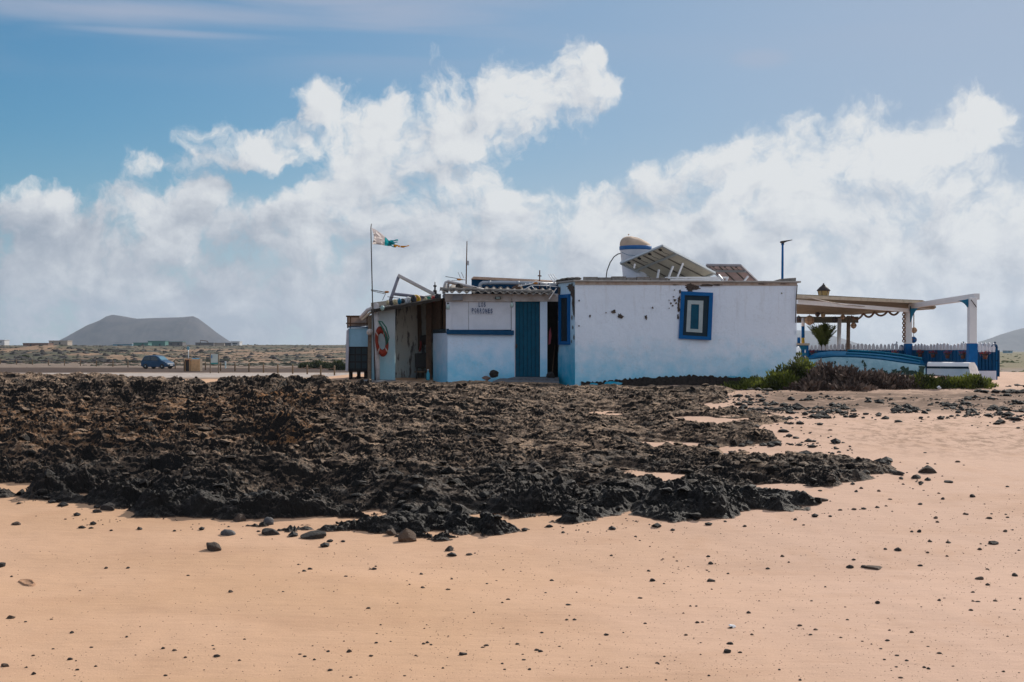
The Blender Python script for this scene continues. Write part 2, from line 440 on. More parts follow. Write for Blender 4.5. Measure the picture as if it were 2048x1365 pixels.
def ground_material():
    m_ = bpy.data.materials.new('sand_ground'); m_.use_nodes = True; N = NT(m_.node_tree); b = N.n['Principled BSDF']
    pos = N.new('ShaderNodeNewGeometry').outputs['Position']
    px, py, pz = N.sep(pos)
    def at(n): return N.new('ShaderNodeAttribute', attribute_name=n).outputs['Fac']
    big = N.noise(pos, .25, 3, .5); mid = N.noise(N.vm('MULTIPLY', pos, (1, .5, 1)), 1.7, 4, .6)
    grain = N.noise(pos, 210.0, 2, .7); grain2 = N.noise(pos, 70.0, 3, .7)
    c = N.mix(N.smooth(big, .35, .65), (.505, .312, .192), (.555, .350, .230))
    c = N.mix(N.smooth(N.m('ADD', px, N.m('MULTIPLY', big, 2.0)), 0.0, 4.5), c, (.53, .352, .262))
    c = N.mix(N.smooth(mid, .5, .8, 0, .35), c, (.43, .25, .15))
    g = N.m('MULTIPLY_ADD', N.m('ADD', N.m('MULTIPLY', grain, .55), N.m('MULTIPLY', grain2, .45)), .62, .69)
    c = N.mix(1.0, c, N.xyz(g, g, g), 'MULTIPLY')
    # darker sparse grit
    grit = N.smooth(N.noise(pos, 38.0, 2, .5), .735, .78)
    c = N.mix(N.m('MULTIPLY', grit, .55), c, (.10, .065, .045))
    lit_n = N.m('MULTIPLY', at('litter'), N.smooth(N.noise(N.vm('MULTIPLY', pos, (1, .6, 1)), 5.0, 5, .75), .45, .62))
    c = N.mix(N.m('MULTIPLY', lit_n, .62), c, (.13, .075, .04))
    damp = N.smooth(N.noise(N.vm('MULTIPLY', pos, (.7, 1.5, 1)), .55, 5, .6), .5, .72)
    c = N.mix(N.m('MULTIPLY', damp, .35), c, (.40, .235, .145))
    c = N.mix(N.m('MULTIPLY', at('soil'), N.smooth(N.noise(pos, 3.0, 6, .7), .36, .52, .5, .95)), c, (.13, .08, .055))
    # behind the mound
    far = N.smooth(py, 60, 110)
    fn = N.noise(N.vm('MULTIPLY', pos, (1, .35, 1)), .22, 6, .7)
    fn2 = N.noise(N.vm('MULTIPLY', pos, (1, .4, 1)), .9, 5, .7)
    earth = N.mix(N.smooth(fn, .35, .68), (.175, .115, .075), (.30, .195, .125))
    earth = N.mix(N.smooth(fn2, .55, .7, 0, .7), earth, (.13, .085, .06))
    c = N.mix(far, c, earth)
    c = N.mix(N.m('MULTIPLY', at('gravel'), .85), c, N.mix(N.smooth(fn2, .35, .65), (.23, .19, .165), (.10, .085, .075)))
    c = N.mix(N.m('MULTIPLY', at('road'), .9), c, N.mix(N.smooth(fn2, .4, .7), (.42, .37, .34), (.27, .225, .20)))
    c = N.mix(at('wrack'), c, N.mix(N.smooth(fn2, .35, .7), (.045, .03, .024), (.09, .055, .04)))
    sc_c = N.mix(N.smooth(fn, .35, .65), (.055, .052, .045), (.085, .085, .05))
    sc_c = N.mix(N.smooth(fn2, .5, .7, 0, .6), sc_c, (.17, .125, .085))
    c = N.mix(at('scrub'), c, sc_c)
    c = N.mix(N.m('MULTIPLY', at('green'), .9), c, N.mix(N.smooth(fn2, .35, .6), (.10, .105, .045), (.16, .13, .075)))
    N.l.new(c, b.inputs['Base Color']); b.inputs['Roughness'].default_value = .92; b.inputs['Specular IOR Level'].default_value = .12
    bn = N.new('ShaderNodeBump'); bn.inputs['Strength'].default_value = .55; bn.inputs['Distance'].default_value = .012
    h = N.m('ADD', N.m('MULTIPLY', N.noise(pos, 55.0, 5, .65), .6), N.m('MULTIPLY', N.noise(N.vm('MULTIPLY', pos, (.6, 1.6, 1)), 6.0, 3, .5), 1.5))
    N.l.new(h, bn.inputs['Height']); N.l.new(bn.outputs[0], b.inputs['Normal'])
    return m_
g_ob = link_mesh('ground', gm, ground_material()); tag(g_ob, kind='structure')

# ------------------------------------------------------------------ lava shelf
def poly_world(pts): return np.array([hit(x, y) for x, y in pts])
shelf = poly_world([(-420,985),(-200,1000),(0,992),(60,985),(120,1000),(180,1012),(260,1022),(330,1040),(420,1036),(500,1052),(560,1058),(640,1050),(700,1062),(760,1068),(820,1072),(885,1078),(950,1068),(1005,1058),
 (1000,1040),(1060,1040),(1140,1046),(1200,1030),(1265,1020),(1310,1040),(1345,1046),(1400,1036),(1455,1030),(1500,1020),(1580,1022),(1600,1004),(1640,975),(1700,965),(1775,951),(1760,940),(1700,930),(1640,920),
 (1560,908),(1500,905),(1430,915),(1395,912),(1440,896),(1500,892),(1560,888),(1500,872),(1470,862),(1530,850),(1580,838),(1520,822),(1450,812),(1440,795),(1470,782)])
back = np.array([(5.8, 35.2), (3.5, 35.75), (1.6, 35.9), (-1.8, 36.4), (-4.2, 36.4), (-6.0, 35.0), (-7.4, 34.2), (-8.2, 35.5), (-9.6, 38.5), (-14, 40.0), (-19, 40)])
shelf = np.concatenate([shelf, back])
def poly_sd(X, Y, poly):
    """signed distance, positive inside"""
    d = np.full(X.shape, 1e9); ins = np.zeros(X.shape, bool)
    n = len(poly)
    for i in range(n):
        ax, ay = poly[i]; bx, by = poly[(i + 1) % n]; ex, ey = bx - ax, by - ay
        t = np.clip(((X - ax) * ex + (Y - ay) * ey) / (ex * ex + ey * ey + 1e-12), 0, 1)
        d = np.minimum(d, (X - ax - ex * t) ** 2 + (Y - ay - ey * t) ** 2)
        c = ((ay > Y) != (by > Y)) & (X < (bx - ax) * (Y - ay) / ((by - ay) + 1e-12) + ax)
        ins ^= c
    d = np.sqrt(d); return np.where(ins, d, -d)
sandholes = [(hit(640, 905), .0), (hit(1420, 845), .8), (hit(1340, 890), .6), (hit(1090, 870), .45), (hit(770, 830), .5), (hit(1480, 815), .9), (hit(1150, 985), .4), (hit(700, 960), .0), (hit(1000, 952), .42), (hit(1330, 955), .35), (hit(1185, 832), 1.0), (hit(870, 791), .8), (hit(480, 780), 1.3), (hit(395, 772), .9), (hit(970, 843), .35), (hit(1270, 958), .5)]
def rock(X, Y):
    """height of the lava above the sand (negative: sand covers it)"""
    wx = X * .72 + .12 * fbm(X * 1.5, Y * 1.9, 3, 61); wy = Y + .16 * fbm(X * 1.5 + 9, Y * 1.9, 3, 67)
    sdist = poly_sd(X, Y, shelf) + .27 + .34 * fbm(X * .9, Y * 1.1, 4, 71)
    m_ = sstep(-.05, .45, sdist); m2 = sstep(.2, 2.2, sdist)
    big = fbm(wx * .33, wy * .42, 3, 81)
    left = sstep(1.0, -4.0, X)
    h = .03 + (.05 + .09 * left) * m2 + big * (.24 + .10 * left)
    lump = 1 - np.abs(fbm(wx * .95, wy * 1.1, 3, 91)) * 2.4
    rdg = 1 - np.abs(gnoise(wx * .42 + wy * .35, wy * 1.05 - wx * .18, 97)) * 2.2
    h = h + .16 * (rdg - .45) * (.35 + .65 * left)
    h = h + .21 * (lump - .5) * (.55 + .45 * left)
    bl = 1 - np.abs(gnoise(wx * 2.3, wy * 2.5, 95)) * 2.0
    h = h + .085 * (bl - .3)
    f1, f2, cid = worley(wx * 3.1, wy * 3.6, 101)
    h = h + .075 * (cid - .5) + .055 * (np.clip(f2 - f1, 0, .6) - .15)
    q = .075; hh = (h + .05 * wx) / q; fr = hh - np.floor(hh)
    ter = (np.floor(hh) + sstep(.25, .80, fr)) * q - .05 * wx
    h = .55 * h + .45 * ter
    fine = .50 + .95 * sstep(-.35, .35, fbm(X * .55, Y * .6, 3, 131))      # smooth flow tops beside clinker
    f1, f2, cid = worley(wx * 8.5 + 2, wy * 9.0, 105)
    h0 = h
    h = h + .034 * (cid - .5) + .032 * (np.clip(f2 - f1, 0, .5) - .15)
    h = h + .024 * (1 - np.abs(gnoise(wx * 17, wy * 17, 111)) * 2) + .009 * gnoise(wx * 43, wy * 41, 113)
    h = h0 + (h - h0) * fine
    calm = sstep(18.5, 21.0, Y + .8 * fbm(X * .4, Y * .4, 2, 133)) * (1 - left)
    h = .035 + (h - .035) * (1 - .25 * calm)
    h = h * (1 - .62 * sstep(31.5, 34.5, Y) * sstep(-6.5, -5.0, X))
    h = h * (1 - .45 * sstep(32, 35, Y) * sstep(-5.5, -7.5, X))
    for (cx, cy), r in sandholes:
        if r > 0: h = h - .22 * np.exp(-(((X - cx) / (r * 1.3)) ** 2 + ((Y - cy) / (r * 1.0)) ** 2) * 1.6)
    # heap against the house footing
    foot = np.exp(-((Y - 35.5) / .55) ** 2) * sstep(1.3, 1.9, X) * sstep(7.0, 5.0, X)
    h = h + foot * (.03 + .05 * fbm(X * 1.3, Y, 2, 7))
    foot2 = np.exp(-((Y - 36.5) / 1.1) ** 4) * sstep(1.9, 1.2, X) * sstep(-5.2, -3.6, X)
    h = h * (1 - .85 * foot2) - .10 * foot2
    return np.where(m_ > 0, h * m_ - .06 * (1 - m_), -.2), m_
rr = np.concatenate([np.geomspace(14.3, 30, 760), np.geomspace(30.03, 42.5, 300)])
ru = np.linspace(-.47, .285, 1330)
RY, RU = np.meshgrid(rr, ru, indexing='ij'); RX = RU * RY
RH, RM = rock(RX, RY)
RZ = ground(RX, RY) + RH
keep = RH > -.05
fc = grid_faces(len(rr), len(ru)); fc = fc[keep.ravel()[fc].any(1)]
used = np.unique(fc); remap = np.full(RX.size, -1, np.int64); remap[used] = np.arange(len(used))
rm = np_mesh('lava_rock', np.stack([RX.ravel()[used], RY.ravel()[used], RZ.ravel()[used]], 1), remap[fc], False)
attr(rm, 'lift', RH.ravel()[used])
brown = sstep(17.0, 22.5, RY + 1.2 * fbm(RX * .5, RY * .5, 3, 121) + 1.6 * sstep(2.0, -2.5, RX) * sstep(-6, -3, RX))
attr(rm, 'dry', brown.ravel()[used])
ox, oy = hit(560, 825)
rust = np.exp(-(((RX - ox) / 1.3) ** 2 + ((RY - oy) / 1.5) ** 2)) + .9 * np.exp(-(((RX - hit(585, 900)[0]) / .5) ** 2 + ((RY - hit(585, 900)[1]) / .6) ** 2)) + .55 * sstep(-2.5, -5.5, RX) * sstep(19, 22, RY) * sstep(30, 26, RY)
attr(rm, 'rust', np.clip(rust, 0, 1).ravel()[used])
def rock_material():
    m_ = bpy.data.materials.new('lava_rock'); m_.use_nodes = True; N = NT(m_.node_tree); b = N.n['Principled BSDF']
    pos = N.new('ShaderNodeNewGeometry').outputs['Position']
    def at(n): return N.new('ShaderNodeAttribute', attribute_name=n).outputs['Fac']
    n1 = N.noise(pos, 1.1, 5, .62); n2 = N.noise(pos, 9.0, 5, .68); n3 = N.noise(pos, 45.0, 4, .7)
    dark = N.mix(N.smooth(n2, .35, .68), (.010, .0095, .0095), (.060, .053, .047))
    dark = N.mix(N.smooth(n1, .55, .72, 0, .5), dark, (.022, .021, .013))
    tan = N.mix(N.smooth(n2, .42, .66), (.43, .29, .19), (.045, .035, .030))
    tan = N.mix(N.smooth(n3, .5, .7, 0, .6), tan, (.38, .28, .215))
    dry = N.m('MULTIPLY', at('dry'), N.smooth(N.m('ADD', n1, N.m('MULTIPLY', n2, .5)), .52, .76))
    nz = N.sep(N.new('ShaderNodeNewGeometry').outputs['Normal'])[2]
    flat = N.smooth(N.m('ADD', nz, N.m('MULTIPLY_ADD', n2, .7, -.35)), .42, .84)   # paler tone on the flatter faces, near black on steep ones
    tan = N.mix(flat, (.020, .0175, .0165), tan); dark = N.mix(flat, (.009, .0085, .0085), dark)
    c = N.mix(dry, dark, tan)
    c = N.mix(N.m('MULTIPLY', at('rust'), N.m('MULTIPLY', flat, N.smooth(N.m('ADD', n2, N.m('MULTIPLY', n1, .4)), .58, .76))), c, (.32, .14, .045))
    c = N.mix(N.smooth(at('lift'), .02, -.025), c, (.40, .24, .15))
    pit = N.smooth(n3, .36, .48, .25, 1.0)
    c = N.mix(1.0, c, N.xyz(pit, pit, pit), 'MULTIPLY')
    N.l.new(c, b.inputs['Base Color'])
    N.l.new(N.m('MULTIPLY_ADD', at('dry'), .25, .66), b.inputs['Roughness']); b.inputs['Specular IOR Level'].default_value = .20
    bn = N.new('ShaderNodeBump'); bn.inputs['Strength'].default_value = 1.0; bn.inputs['Distance'].default_value = .055
    N.l.new(N.m('ADD', n2, N.m('MULTIPLY', n3, .5)), bn.inputs['Height']); N.l.new(bn.outputs[0], b.inputs['Normal'])
    return m_
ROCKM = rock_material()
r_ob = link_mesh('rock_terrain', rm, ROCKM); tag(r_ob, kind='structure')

# ------------------------------------------------------------------ low scrub and lava lumps on the plain, countless
def clumps(name, n, mtl, seed, rng, szr, cond):
    R_ = np.random.default_rng(seed); Yc = rng[0] * (rng[1] / rng[0]) ** R_.random(n); Xc = Yc * R_.uniform(rng[2], rng[3], n)
    k2 = cond(Xc, Yc, R_); Xc, Yc = Xc[k2], Yc[k2]; n = len(Xc)
    v0 = np.array([(0,0,1),(1,0,.1),(.31,.95,.1),(-.81,.59,.1),(-.81,-.59,.1),(.31,-.95,.1),(.55,.2,.75),(-.2,.5,.7),(-.5,-.3,.8),(.2,-.5,.65)], float)
    f0 = np.array([(0,6,7),(0,7,8),(0,8,9),(0,9,6),(1,2,6),(2,7,6),(2,3,7),(3,8,7),(3,4,8),(4,9,8),(4,5,9),(5,1,9),(1,6,9)])
    sz = szr[0] + (szr[1] - szr[0]) * R_.random(n) ** 2.5
    v = v0[None] * (1 + .6 * (R_.random((n, 10, 1)) - .5)) * np.stack([sz * R_.uniform(.8, 1.9, n), sz, sz * R_.uniform(.35, .75, n)], 1)[:, None, :]
    V = (v + np.stack([Xc, Yc, ground(Xc, Yc) - .05], 1)[:, None, :]).reshape(-1, 3)
    Fc = (f0[None] + (np.arange(n) * 10)[:, None, None]).reshape(-1, 3)
    o = link_mesh(name, np_mesh(name, V, Fc, False), mtl); tag(o, kind='stuff')
clumps('scrub_cover', 16000, mat('scrub_leaf', (.060, .060, .038), (.035, .036, .026), rough=.9, scale=.4, bump=0), 3, (205, 1100, -.42, .02), (.12, .62),
    lambda X, Y, R_: R_.random(len(X)) < sstep(-.25, .25, fbm(X * .03, Y * .02, 4, 51)))
clumps('scrub_cover', 5000, mat('lava_lump', (.035, .032, .034), (.06, .052, .05), rough=.95, scale=.4, bump=0), 4, (250, 900, -.42, -.06), (.15, .9),
    lambda X, Y, R_: R_.random(len(X)) < sstep(-.1, .3, fbm(X * .02, Y * .02, 4, 41) + .3 * sstep(-.1, -.3, X / Y)))
clumps('scrub_cover', 2500, mat('scrub_green', (.10, .115, .04), (.06, .07, .03), rough=.9, scale=.4, bump=0), 5, (105, 500, .24, .42), (.08, .5),
    lambda X, Y, R_: R_.random(len(X)) < sstep(-.2, .25, fbm(X * .05, Y * .04, 4, 53)) * sstep(110, 150, Y))
clumps('stony_ground', 6000, mat('car_park_stones', (.10, .08, .07), (.20, .155, .13), rough=.95, scale=.8, bump=0), 6, (62, 205, -.42, .42), (.02, .13),
    lambda X, Y, R_: R_.random(len(X)) < .15 + .85 * sstep(-.1, .3, fbm(X * .08, Y * .08, 3, 57)))

# ------------------------------------------------------------------ far hills: real volcano cones kilometres away
def hill(name, prof, D, depth, seed, c1, c2):
    """prof: photo skyline (px, py); a ridge mass of real depth, with gullies"""
    px = np.array([p[0] for p in prof], float); py = np.array([p[1] for p in prof], float)
    n, k_ = 220, 60
    t = np.linspace(px[0], px[-1], n); top = np.interp(t, px, py)
    Zt = (HY - top) / F * D + 2.1
    v = np.linspace(-1, 1, k_)
    Xg = np.repeat(((t - CX) / F * D)[:, None], k_, 1); Yg = np.repeat((v * depth)[None, :], n, 0) + D
    prof_v = (1 - np.abs(v) ** 1.6)[None, :]
    Zg = Zt[:, None] * prof_v
    rough = fbm(Xg * .004 + seed, Yg * .004, 4, seed) + .6 * ridged(Xg * .012, Yg * .003, 3, seed + 3)
    Zg = Zg + rough * .11 * Zt.max() * prof_v * np.abs(v)[None, :] * 2 - 4 * np.abs(v)[None, :] ** 3
    i = np.arange((n - 1) * k_).reshape(n - 1, k_)[:, :-1].ravel()
    fcs = np.stack([i, i + k_, i + k_ + 1, i + 1], 1)
    me = np_mesh(name, np.stack([Xg.ravel(), Yg.ravel(), Zg.ravel()], 1), fcs)
    o = link_mesh(name, me, mat(name + '_slope', c1, c2, rough=.95, scale=.022, bump=.3, bscale=.03, spec=.05)); tag(o, kind='structure'); return o
hill('volcano_hill', [(90,706),(112,694),(126,683),(150,668),(180,650),(205,640),(216,633),(226,630),(240,632),(262,636),(275,638),(300,637),(330,636),(365,635),(386,633),(395,637),(410,648),(430,664),(452,680),(475,690),(560,706)], 4200, 210, 5, (.085, .074, .074), (.028, .028, .040))
hill('far_hill', [(1380,706),(1480,690),(1540,672),(1590,661),(1625,662),(1660,670),(1700,684),(1745,696),(1830,706)], 6200, 320, 9, (.12, .11, .11), (.10, .095, .10))
hill('dune_hill', [(1820,708),(1880,703),(1950,694),(1975,683),(2010,668),(2048,657),(2120,645),(2220,640),(2330,660),(2460,706)], 5200, 320, 13, (.12, .11, .11), (.10, .095, .10))

# ------------------------------------------------------------------ haze: one closed box of thin even air
def haze_box():
    m_ = bpy.data.materials.new('haze'); m_.use_nodes = True; N = NT(m_.node_tree); N.n.clear()
    o_ = N.new('ShaderNodeOutputMaterial'); v = N.new('ShaderNodeVolumePrincipled'); N.l.new(v.outputs[0], o_.inputs['Volume'])
    v.inputs['Color'].default_value = (.72, .84, 1.0, 1); v.inputs['Density'].default_value = 0.85e-4; v.inputs['Anisotropy'].default_value = .2
    b = MB(); b.box((0, 4000, 148), (14000, 10300, 304)); o = b.build('haze', m_); tag(o, kind='stuff')
haze_box()
# ------------------------------------------------------------------ materials of the house
def wall_paint_shade(name, top, low, z0, z1, nsc=3.0, stain=None):
    """lime wash: white above, blue cast of shade put into the colour below, with blotchy change-over; trowelled surface"""
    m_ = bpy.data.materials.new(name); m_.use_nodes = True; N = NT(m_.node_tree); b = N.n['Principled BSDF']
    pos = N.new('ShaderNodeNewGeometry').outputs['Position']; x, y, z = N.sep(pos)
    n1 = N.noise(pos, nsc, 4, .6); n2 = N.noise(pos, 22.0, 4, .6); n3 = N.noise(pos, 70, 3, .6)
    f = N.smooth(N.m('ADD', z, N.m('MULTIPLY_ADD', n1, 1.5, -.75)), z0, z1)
    c = N.mix(f, low, top)  # blue of the shade put into the colour, strongest at the base
    c = N.mix(N.smooth(n2, .5, .75, 0, .22), c, tuple(q * .72 for q in top))
    run = N.smooth(N.noise(N.vm('MULTIPLY', pos, (7.0, 7.0, .55)), 1.3, 5, .65), .50, .72)     # dirt runs from the eaves, repairs, hairline cracks
    c = N.mix(N.m('MULTIPLY', run, N.smooth(z, 2.6, 3.9, .02, .26)), c, (.30, .25, .22))
    c = N.mix(N.smooth(N.noise(pos, .9, 3, .5), .56, .60, 0, .16), c, tuple(min(1, q * 1.12) for q in top))
    crk = N.m('ABSOLUTE', N.m('SUBTRACT', N.noise(pos, 1.1, 6, .6), .5))
    c = N.mix(N.smooth(crk, .005, .001, 0, .16), c, (.25, .25, .27))
    if stain:
        st = N.smooth(N.noise(N.vm('MULTIPLY', pos, (5.0, 5.0, .8)), 1.6, 5, .65), .50, .58)
        zt = N.smooth(z, stain[0], stain[1])
        c = N.mix(N.m('MULTIPLY', st, N.m('MULTIPLY', zt, stain[3])), c, stain[2])
    N.l.new(c, b.inputs['Base Color']); b.inputs['Roughness'].default_value = .85; b.inputs['Specular IOR Level'].default_value = .2
    bn = N.new('ShaderNodeBump'); bn.inputs['Strength'].default_value = .7; bn.inputs['Distance'].default_value = .02
    N.l.new(N.m('ADD', N.noise(pos, 5.0, 4, .6), N.m('MULTIPLY', n3, .25)), bn.inputs['Height']); N.l.new(bn.outputs[0], b.inputs['Normal'])
    return m_
WALL = wall_paint_shade('limewash_shade_tint', (.72, .79, .91), (.22, .57, .78), .95, 2.60)
WALLB = wall_paint_shade('limewash_shade_blue', (.50, .68, .82), (.015, .37, .58), 1.2, 3.0)  # corner face: deeper shade blue put into the colour
WALLC = wall_paint_shade('counter_shade_tint', (.60, .74, .92), (.20, .57, .82), 1.2, 2.45)
WALLP = wall_paint_shade('porch_shade_tint', (.47, .455, .42), (.33, .42, .47), 1.4, 2.8, stain=(1.2, 1.5, (.11, .105, .11), 1.0))
WHITE = mat('white_paint', (.66, .69, .78), (.56, .59, .67), rough=.6, scale=4, amt=.8)
WHITE2 = mat('white_gloss_paint', (.74, .74, .76), (.62, .62, .64), rough=.45, scale=3, amt=.5, bump=.05)
BLUE = mat('blue_paint', (.005, .065, .16), (.004, .045, .11), spec=.15, rough=.65, scale=8, amt=.7)
BRIGHT = mat('bright_blue_paint', (.002, .11, .33), (.002, .075, .24), spec=.15, rough=.6, scale=8, amt=.6)
TEAL = mat('teal_paint', (.003, .082, .145), (.003, .050, .092), spec=.15, rough=.65, scale=9, amt=.8)
TEAL2 = mat('turquoise_paint', (.010, .17, .30), (.008, .11, .21), spec=.2, rough=.6, scale=6, amt=.7)
DSLATE = mat('slate_paint', (.012, .034, .052), (.009, .025, .04), spec=.15, rough=.6)
PALEF = mat('pale_frame_paint', (.40, .46, .48), (.32, .38, .40), rough=.6)
WOOD = mat('grey_wood', (.22, .165, .12), (.12, .088, .065), rough=.85, scale=12, bump=.4)
BROWN = mat('brown_wood', (.13, .075, .045), (.07, .042, .028), rough=.8, scale=12, bump=.3)
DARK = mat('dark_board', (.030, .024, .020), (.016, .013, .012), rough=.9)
BLACK = mat('black_plastic', (.012, .012, .013), (.02, .02, .021), rough=.5)
CONC = mat('weathered_concrete', (.27, .245, .225), (.15, .135, .125), rough=.95, scale=9, bump=.5, bscale=40)
FIBRO = mat('fibre_cement', (.28, .255, .235), (.13, .115, .105), rough=.95, scale=7, bump=.4)
PLASTER = mat('bare_plaster', (.115, .085, .07), (.05, .038, .034), rough=.95, scale=25, bump=.8, bscale=60)
PVC = mat('grey_pipe', (.34, .38, .44), (.26, .29, .34), rough=.45, scale=4, amt=.6, bump=.03)
WPIPE = mat('white_pipe', (.55, .53, .55), (.40, .37, .37), rough=.5, scale=7, amt=.9, bump=.05)
ALU = mat('aluminium', (.55, .58, .60), (.45, .48, .50), rough=.35, metallic=.6, scale=5, amt=.5, bump=0)
RUSTY = mat('rusty_steel', (.14, .055, .035), (.07, .035, .028), rough=.85, scale=25)
BEIGE = mat('beige_board', (.50, .43, .34), (.36, .30, .23), rough=.8, scale=5)
PINKB = mat('faded_pink_board', (.52, .36, .28), (.36, .24, .18), rough=.85, scale=8)
CANV = mat('beige_canvas', (.52, .40, .31), (.40, .31, .24), rough=.8, scale=6, bump=.1)
PANELB = mat('panel_backsheet', (.66, .62, .52), (.50, .47, .40), rough=.6, scale=3, bump=0)
PANELP = mat('pinkish_backsheet', (.80, .60, .57), (.66, .48, .45), rough=.6, scale=4, bump=0)
CELLS = mat('solar_cells', (.012, .016, .035), (.008, .01, .02), rough=.15, spec=.6, bump=0)
ORANGE = mat('orange_plastic', (.21, .024, .010), (.16, .018, .009), spec=.2, rough=.5, scale=9, amt=.7)
TAPE = mat('pale_tape', (.40, .32, .29), (.30, .25, .22), rough=.6)
GREENR = mat('green_rope', (.03, .13, .10), (.02, .09, .07), rough=.9)
ROPE = mat('natural_rope', (.26, .15, .10), (.16, .09, .06), rough=.95, scale=60)
YELLOW = mat('yellow_paint', (.60, .38, .04), (.48, .29, .03), rough=.5)
GLASSY = mat('milky_glass', (.42, .52, .52), (.32, .42, .42), rough=.25, bump=0)
LANT = mat('amber_glass', (.50, .34, .14), (.40, .26, .10), rough=.25, bump=0)
IRON = mat('dark_iron', (.028, .028, .032), (.05, .035, .03), rough=.6)
FADEDCYAN = mat('cyan_bottle', (.04, .30, .42), (.03, .24, .34), rough=.3, bump=0)
PINK = mat('pink_cloth', (.42, .10, .13), (.30, .07, .10), rough=.9)
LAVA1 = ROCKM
YEL2 = mat('cream_float', (.55, .47, .30), (.42, .35, .22), rough=.6)
REDF = mat('red_float', (.45, .05, .05), (.32, .04, .04), rough=.6)
GREENF = mat('green_float', (.04, .25, .18), (.03, .18, .13), rough=.6)
LILAC = mat('pale_float', (.50, .52, .56), (.40, .42, .46), rough=.6)
BUOYB = mat('beige_buoy', (.50, .34, .22), (.38, .25, .16), rough=.75, scale=9)
BUOYD = mat('dark_buoy', (.025, .03, .04), (.045, .05, .06), rough=.6)

def see_light(m_, w):
    """thin cloth or leaf: part of the light passes through"""
    N = NT(m_.node_tree); b = N.n['Principled BSDF']; o_ = [n for n in N.n if n.type == 'OUTPUT_MATERIAL'][0]
    t = N.new('ShaderNodeBsdfTranslucent'); mx = N.new('ShaderNodeMixShader'); mx.inputs[0].default_value = w
    src = b.inputs['Base Color'].links[0].from_socket; N.l.new(src, t.inputs[0])
    N.l.new(b.outputs[0], mx.inputs[1]); N.l.new(t.outputs[0], mx.inputs[2]); N.l.new(mx.outputs[0], o_.inputs['Surface'])
    return m_
def zz(py, D): return EYE - (py - HY) / F * D
def xx(px, D): return (px - CX) / F * D
def blob(px, py, rx, ry, D, seed, n=18, jag=.45):
    r = random.Random(seed); pts = []
    for i in range(n):
        a = 2 * math.pi * i / n; k_ = 1 - jag + 2 * jag * r.random()
        pts.append(P(px + rx * k_ * math.cos(a), py + ry * k_ * math.sin(a), D))
    return pts

# ------------------------------------------------------------------ white house
A3 = (xx(1150, 36.0), 36.0); B3 = (xx(1593, 36.6), 36.6); C3 = (xx(1116, 37.0), 37.0)
ex = Vector((B3[0] - A3[0], B3[1] - A3[1], 0)).normalized(); nb = Vector((-ex.y, ex.x, 0))       # along the front, into the house
Bb = (B3[0] + nb.x * 4.6, B3[1] + nb.y * 4.6); Cb = (C3[0] + .3, Bb[1])
ZTOP = 3.86
house = thing('house', 'white rendered one storey house with one blue framed window and blue shade tinted into its walls', 'house', (A3[0], A3[1], 1.2))
def wall_mesh():
    """front faces finely divided so the trowelled wall is not dead flat; slightly wavy head"""
    pts = [C3, A3, B3, Bb, Cb]
    mb = MB()
    def side(p, q, nu, nv, amp):
        g = []
        for i in range(nu + 1):
            t = i / nu; x = p[0] + (q[0] - p[0]) * t; y = p[1] + (q[1] - p[1]) * t
            ln = math.hypot(q[0] - p[0], q[1] - p[1]); nx, ny = (q[1] - p[1]) / ln, -(q[0] - p[0]) / ln
            for j in range(nv + 1):
                z = .7 + (ZTOP - .7) * j / nv
                e = 0 if i in (0, nu) else amp * (math.sin(x * 2.1 + z * 1.7) * .5 + math.sin(x * 5.3 - z * 3.1 + 1) * .3 + math.sin(z * 4.4 + x) * .3)
                g.append((x + nx * e, y + ny * e, z))
        fs = [(i * (nv + 1) + j, (i + 1) * (nv + 1) + j, (i + 1) * (nv + 1) + j + 1, i * (nv + 1) + j + 1) for i in range(nu) for j in range(nv)]
        mb.add(g, fs, True)
    side(C3, A3, 8, 24, .008); side(A3, B3, 60, 30, .010); side(B3, Bb, 10, 10, .008); side(Bb, Cb, 2, 2, 0); side(Cb, C3, 2, 2, 0)
    mb.add([(p[0], p[1], ZTOP) for p in pts], [(0, 1, 2, 3, 4)])
    return mb
wm = wall_mesh()
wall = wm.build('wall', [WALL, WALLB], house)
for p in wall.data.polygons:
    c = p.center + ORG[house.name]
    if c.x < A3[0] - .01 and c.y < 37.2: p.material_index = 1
# roof slab, its thin front lip
def off(p, d, e=0): return (p[0] - nb.x * d + ex.x * e, p[1] - nb.y * d + ex.y * e)
mb = MB(); mb.prism([off(A3, .07, -.05), off(B3, .07, .10), (Bb[0] + .08, Bb[1] + .08), (Cb[0], Cb[1] + .08), (C3[0] - .05, C3[1] - .02)], ZTOP + .003, ZTOP + .045)
roof = mb.build('roof', mat('roof_lip', (.42, .40, .38), (.28, .26, .25), rough=.85, scale=5), house, bevel=.008)
mb = MB(); mb.prism([off(A3, .018, 0), off(B3, .018, .01), off(B3, -.05, .01), off(A3, -.05, 0)], ZTOP - .075, ZTOP + .001); mb.build('eaves_band', mat('eaves_render', (.46, .39, .35), (.34, .25, .20), rough=.9, scale=8), house)
mb = MB(); r_ = random.Random(4)
for x0, x1, h in ((1166, 1196, 7), (1196, 1222, 6), (1222, 1252, 8), (1252, 1272, 6), (1272, 1300, 7), (1300, 1336, 5)):
    c = P((x0 + x1) / 2, 556, 36.35); mb.box((c.x, 36.35, ZTOP + .046 + h * .0127 / 2), ((x1 - x0) * .0127 - .01, .22, h * .0127))
mb.build('parapet_blocks', CONC, roof)
mb = MB(); mb.slab([P(1548, 562, 36.7), P(1592, 562, 36.7), P(1592, 556, 36.7), P(1575, 557, 36.7), P(1560, 558.5, 36.7)], (0, .25, 0)); mb.build('parapet_blocks', CONC, roof)
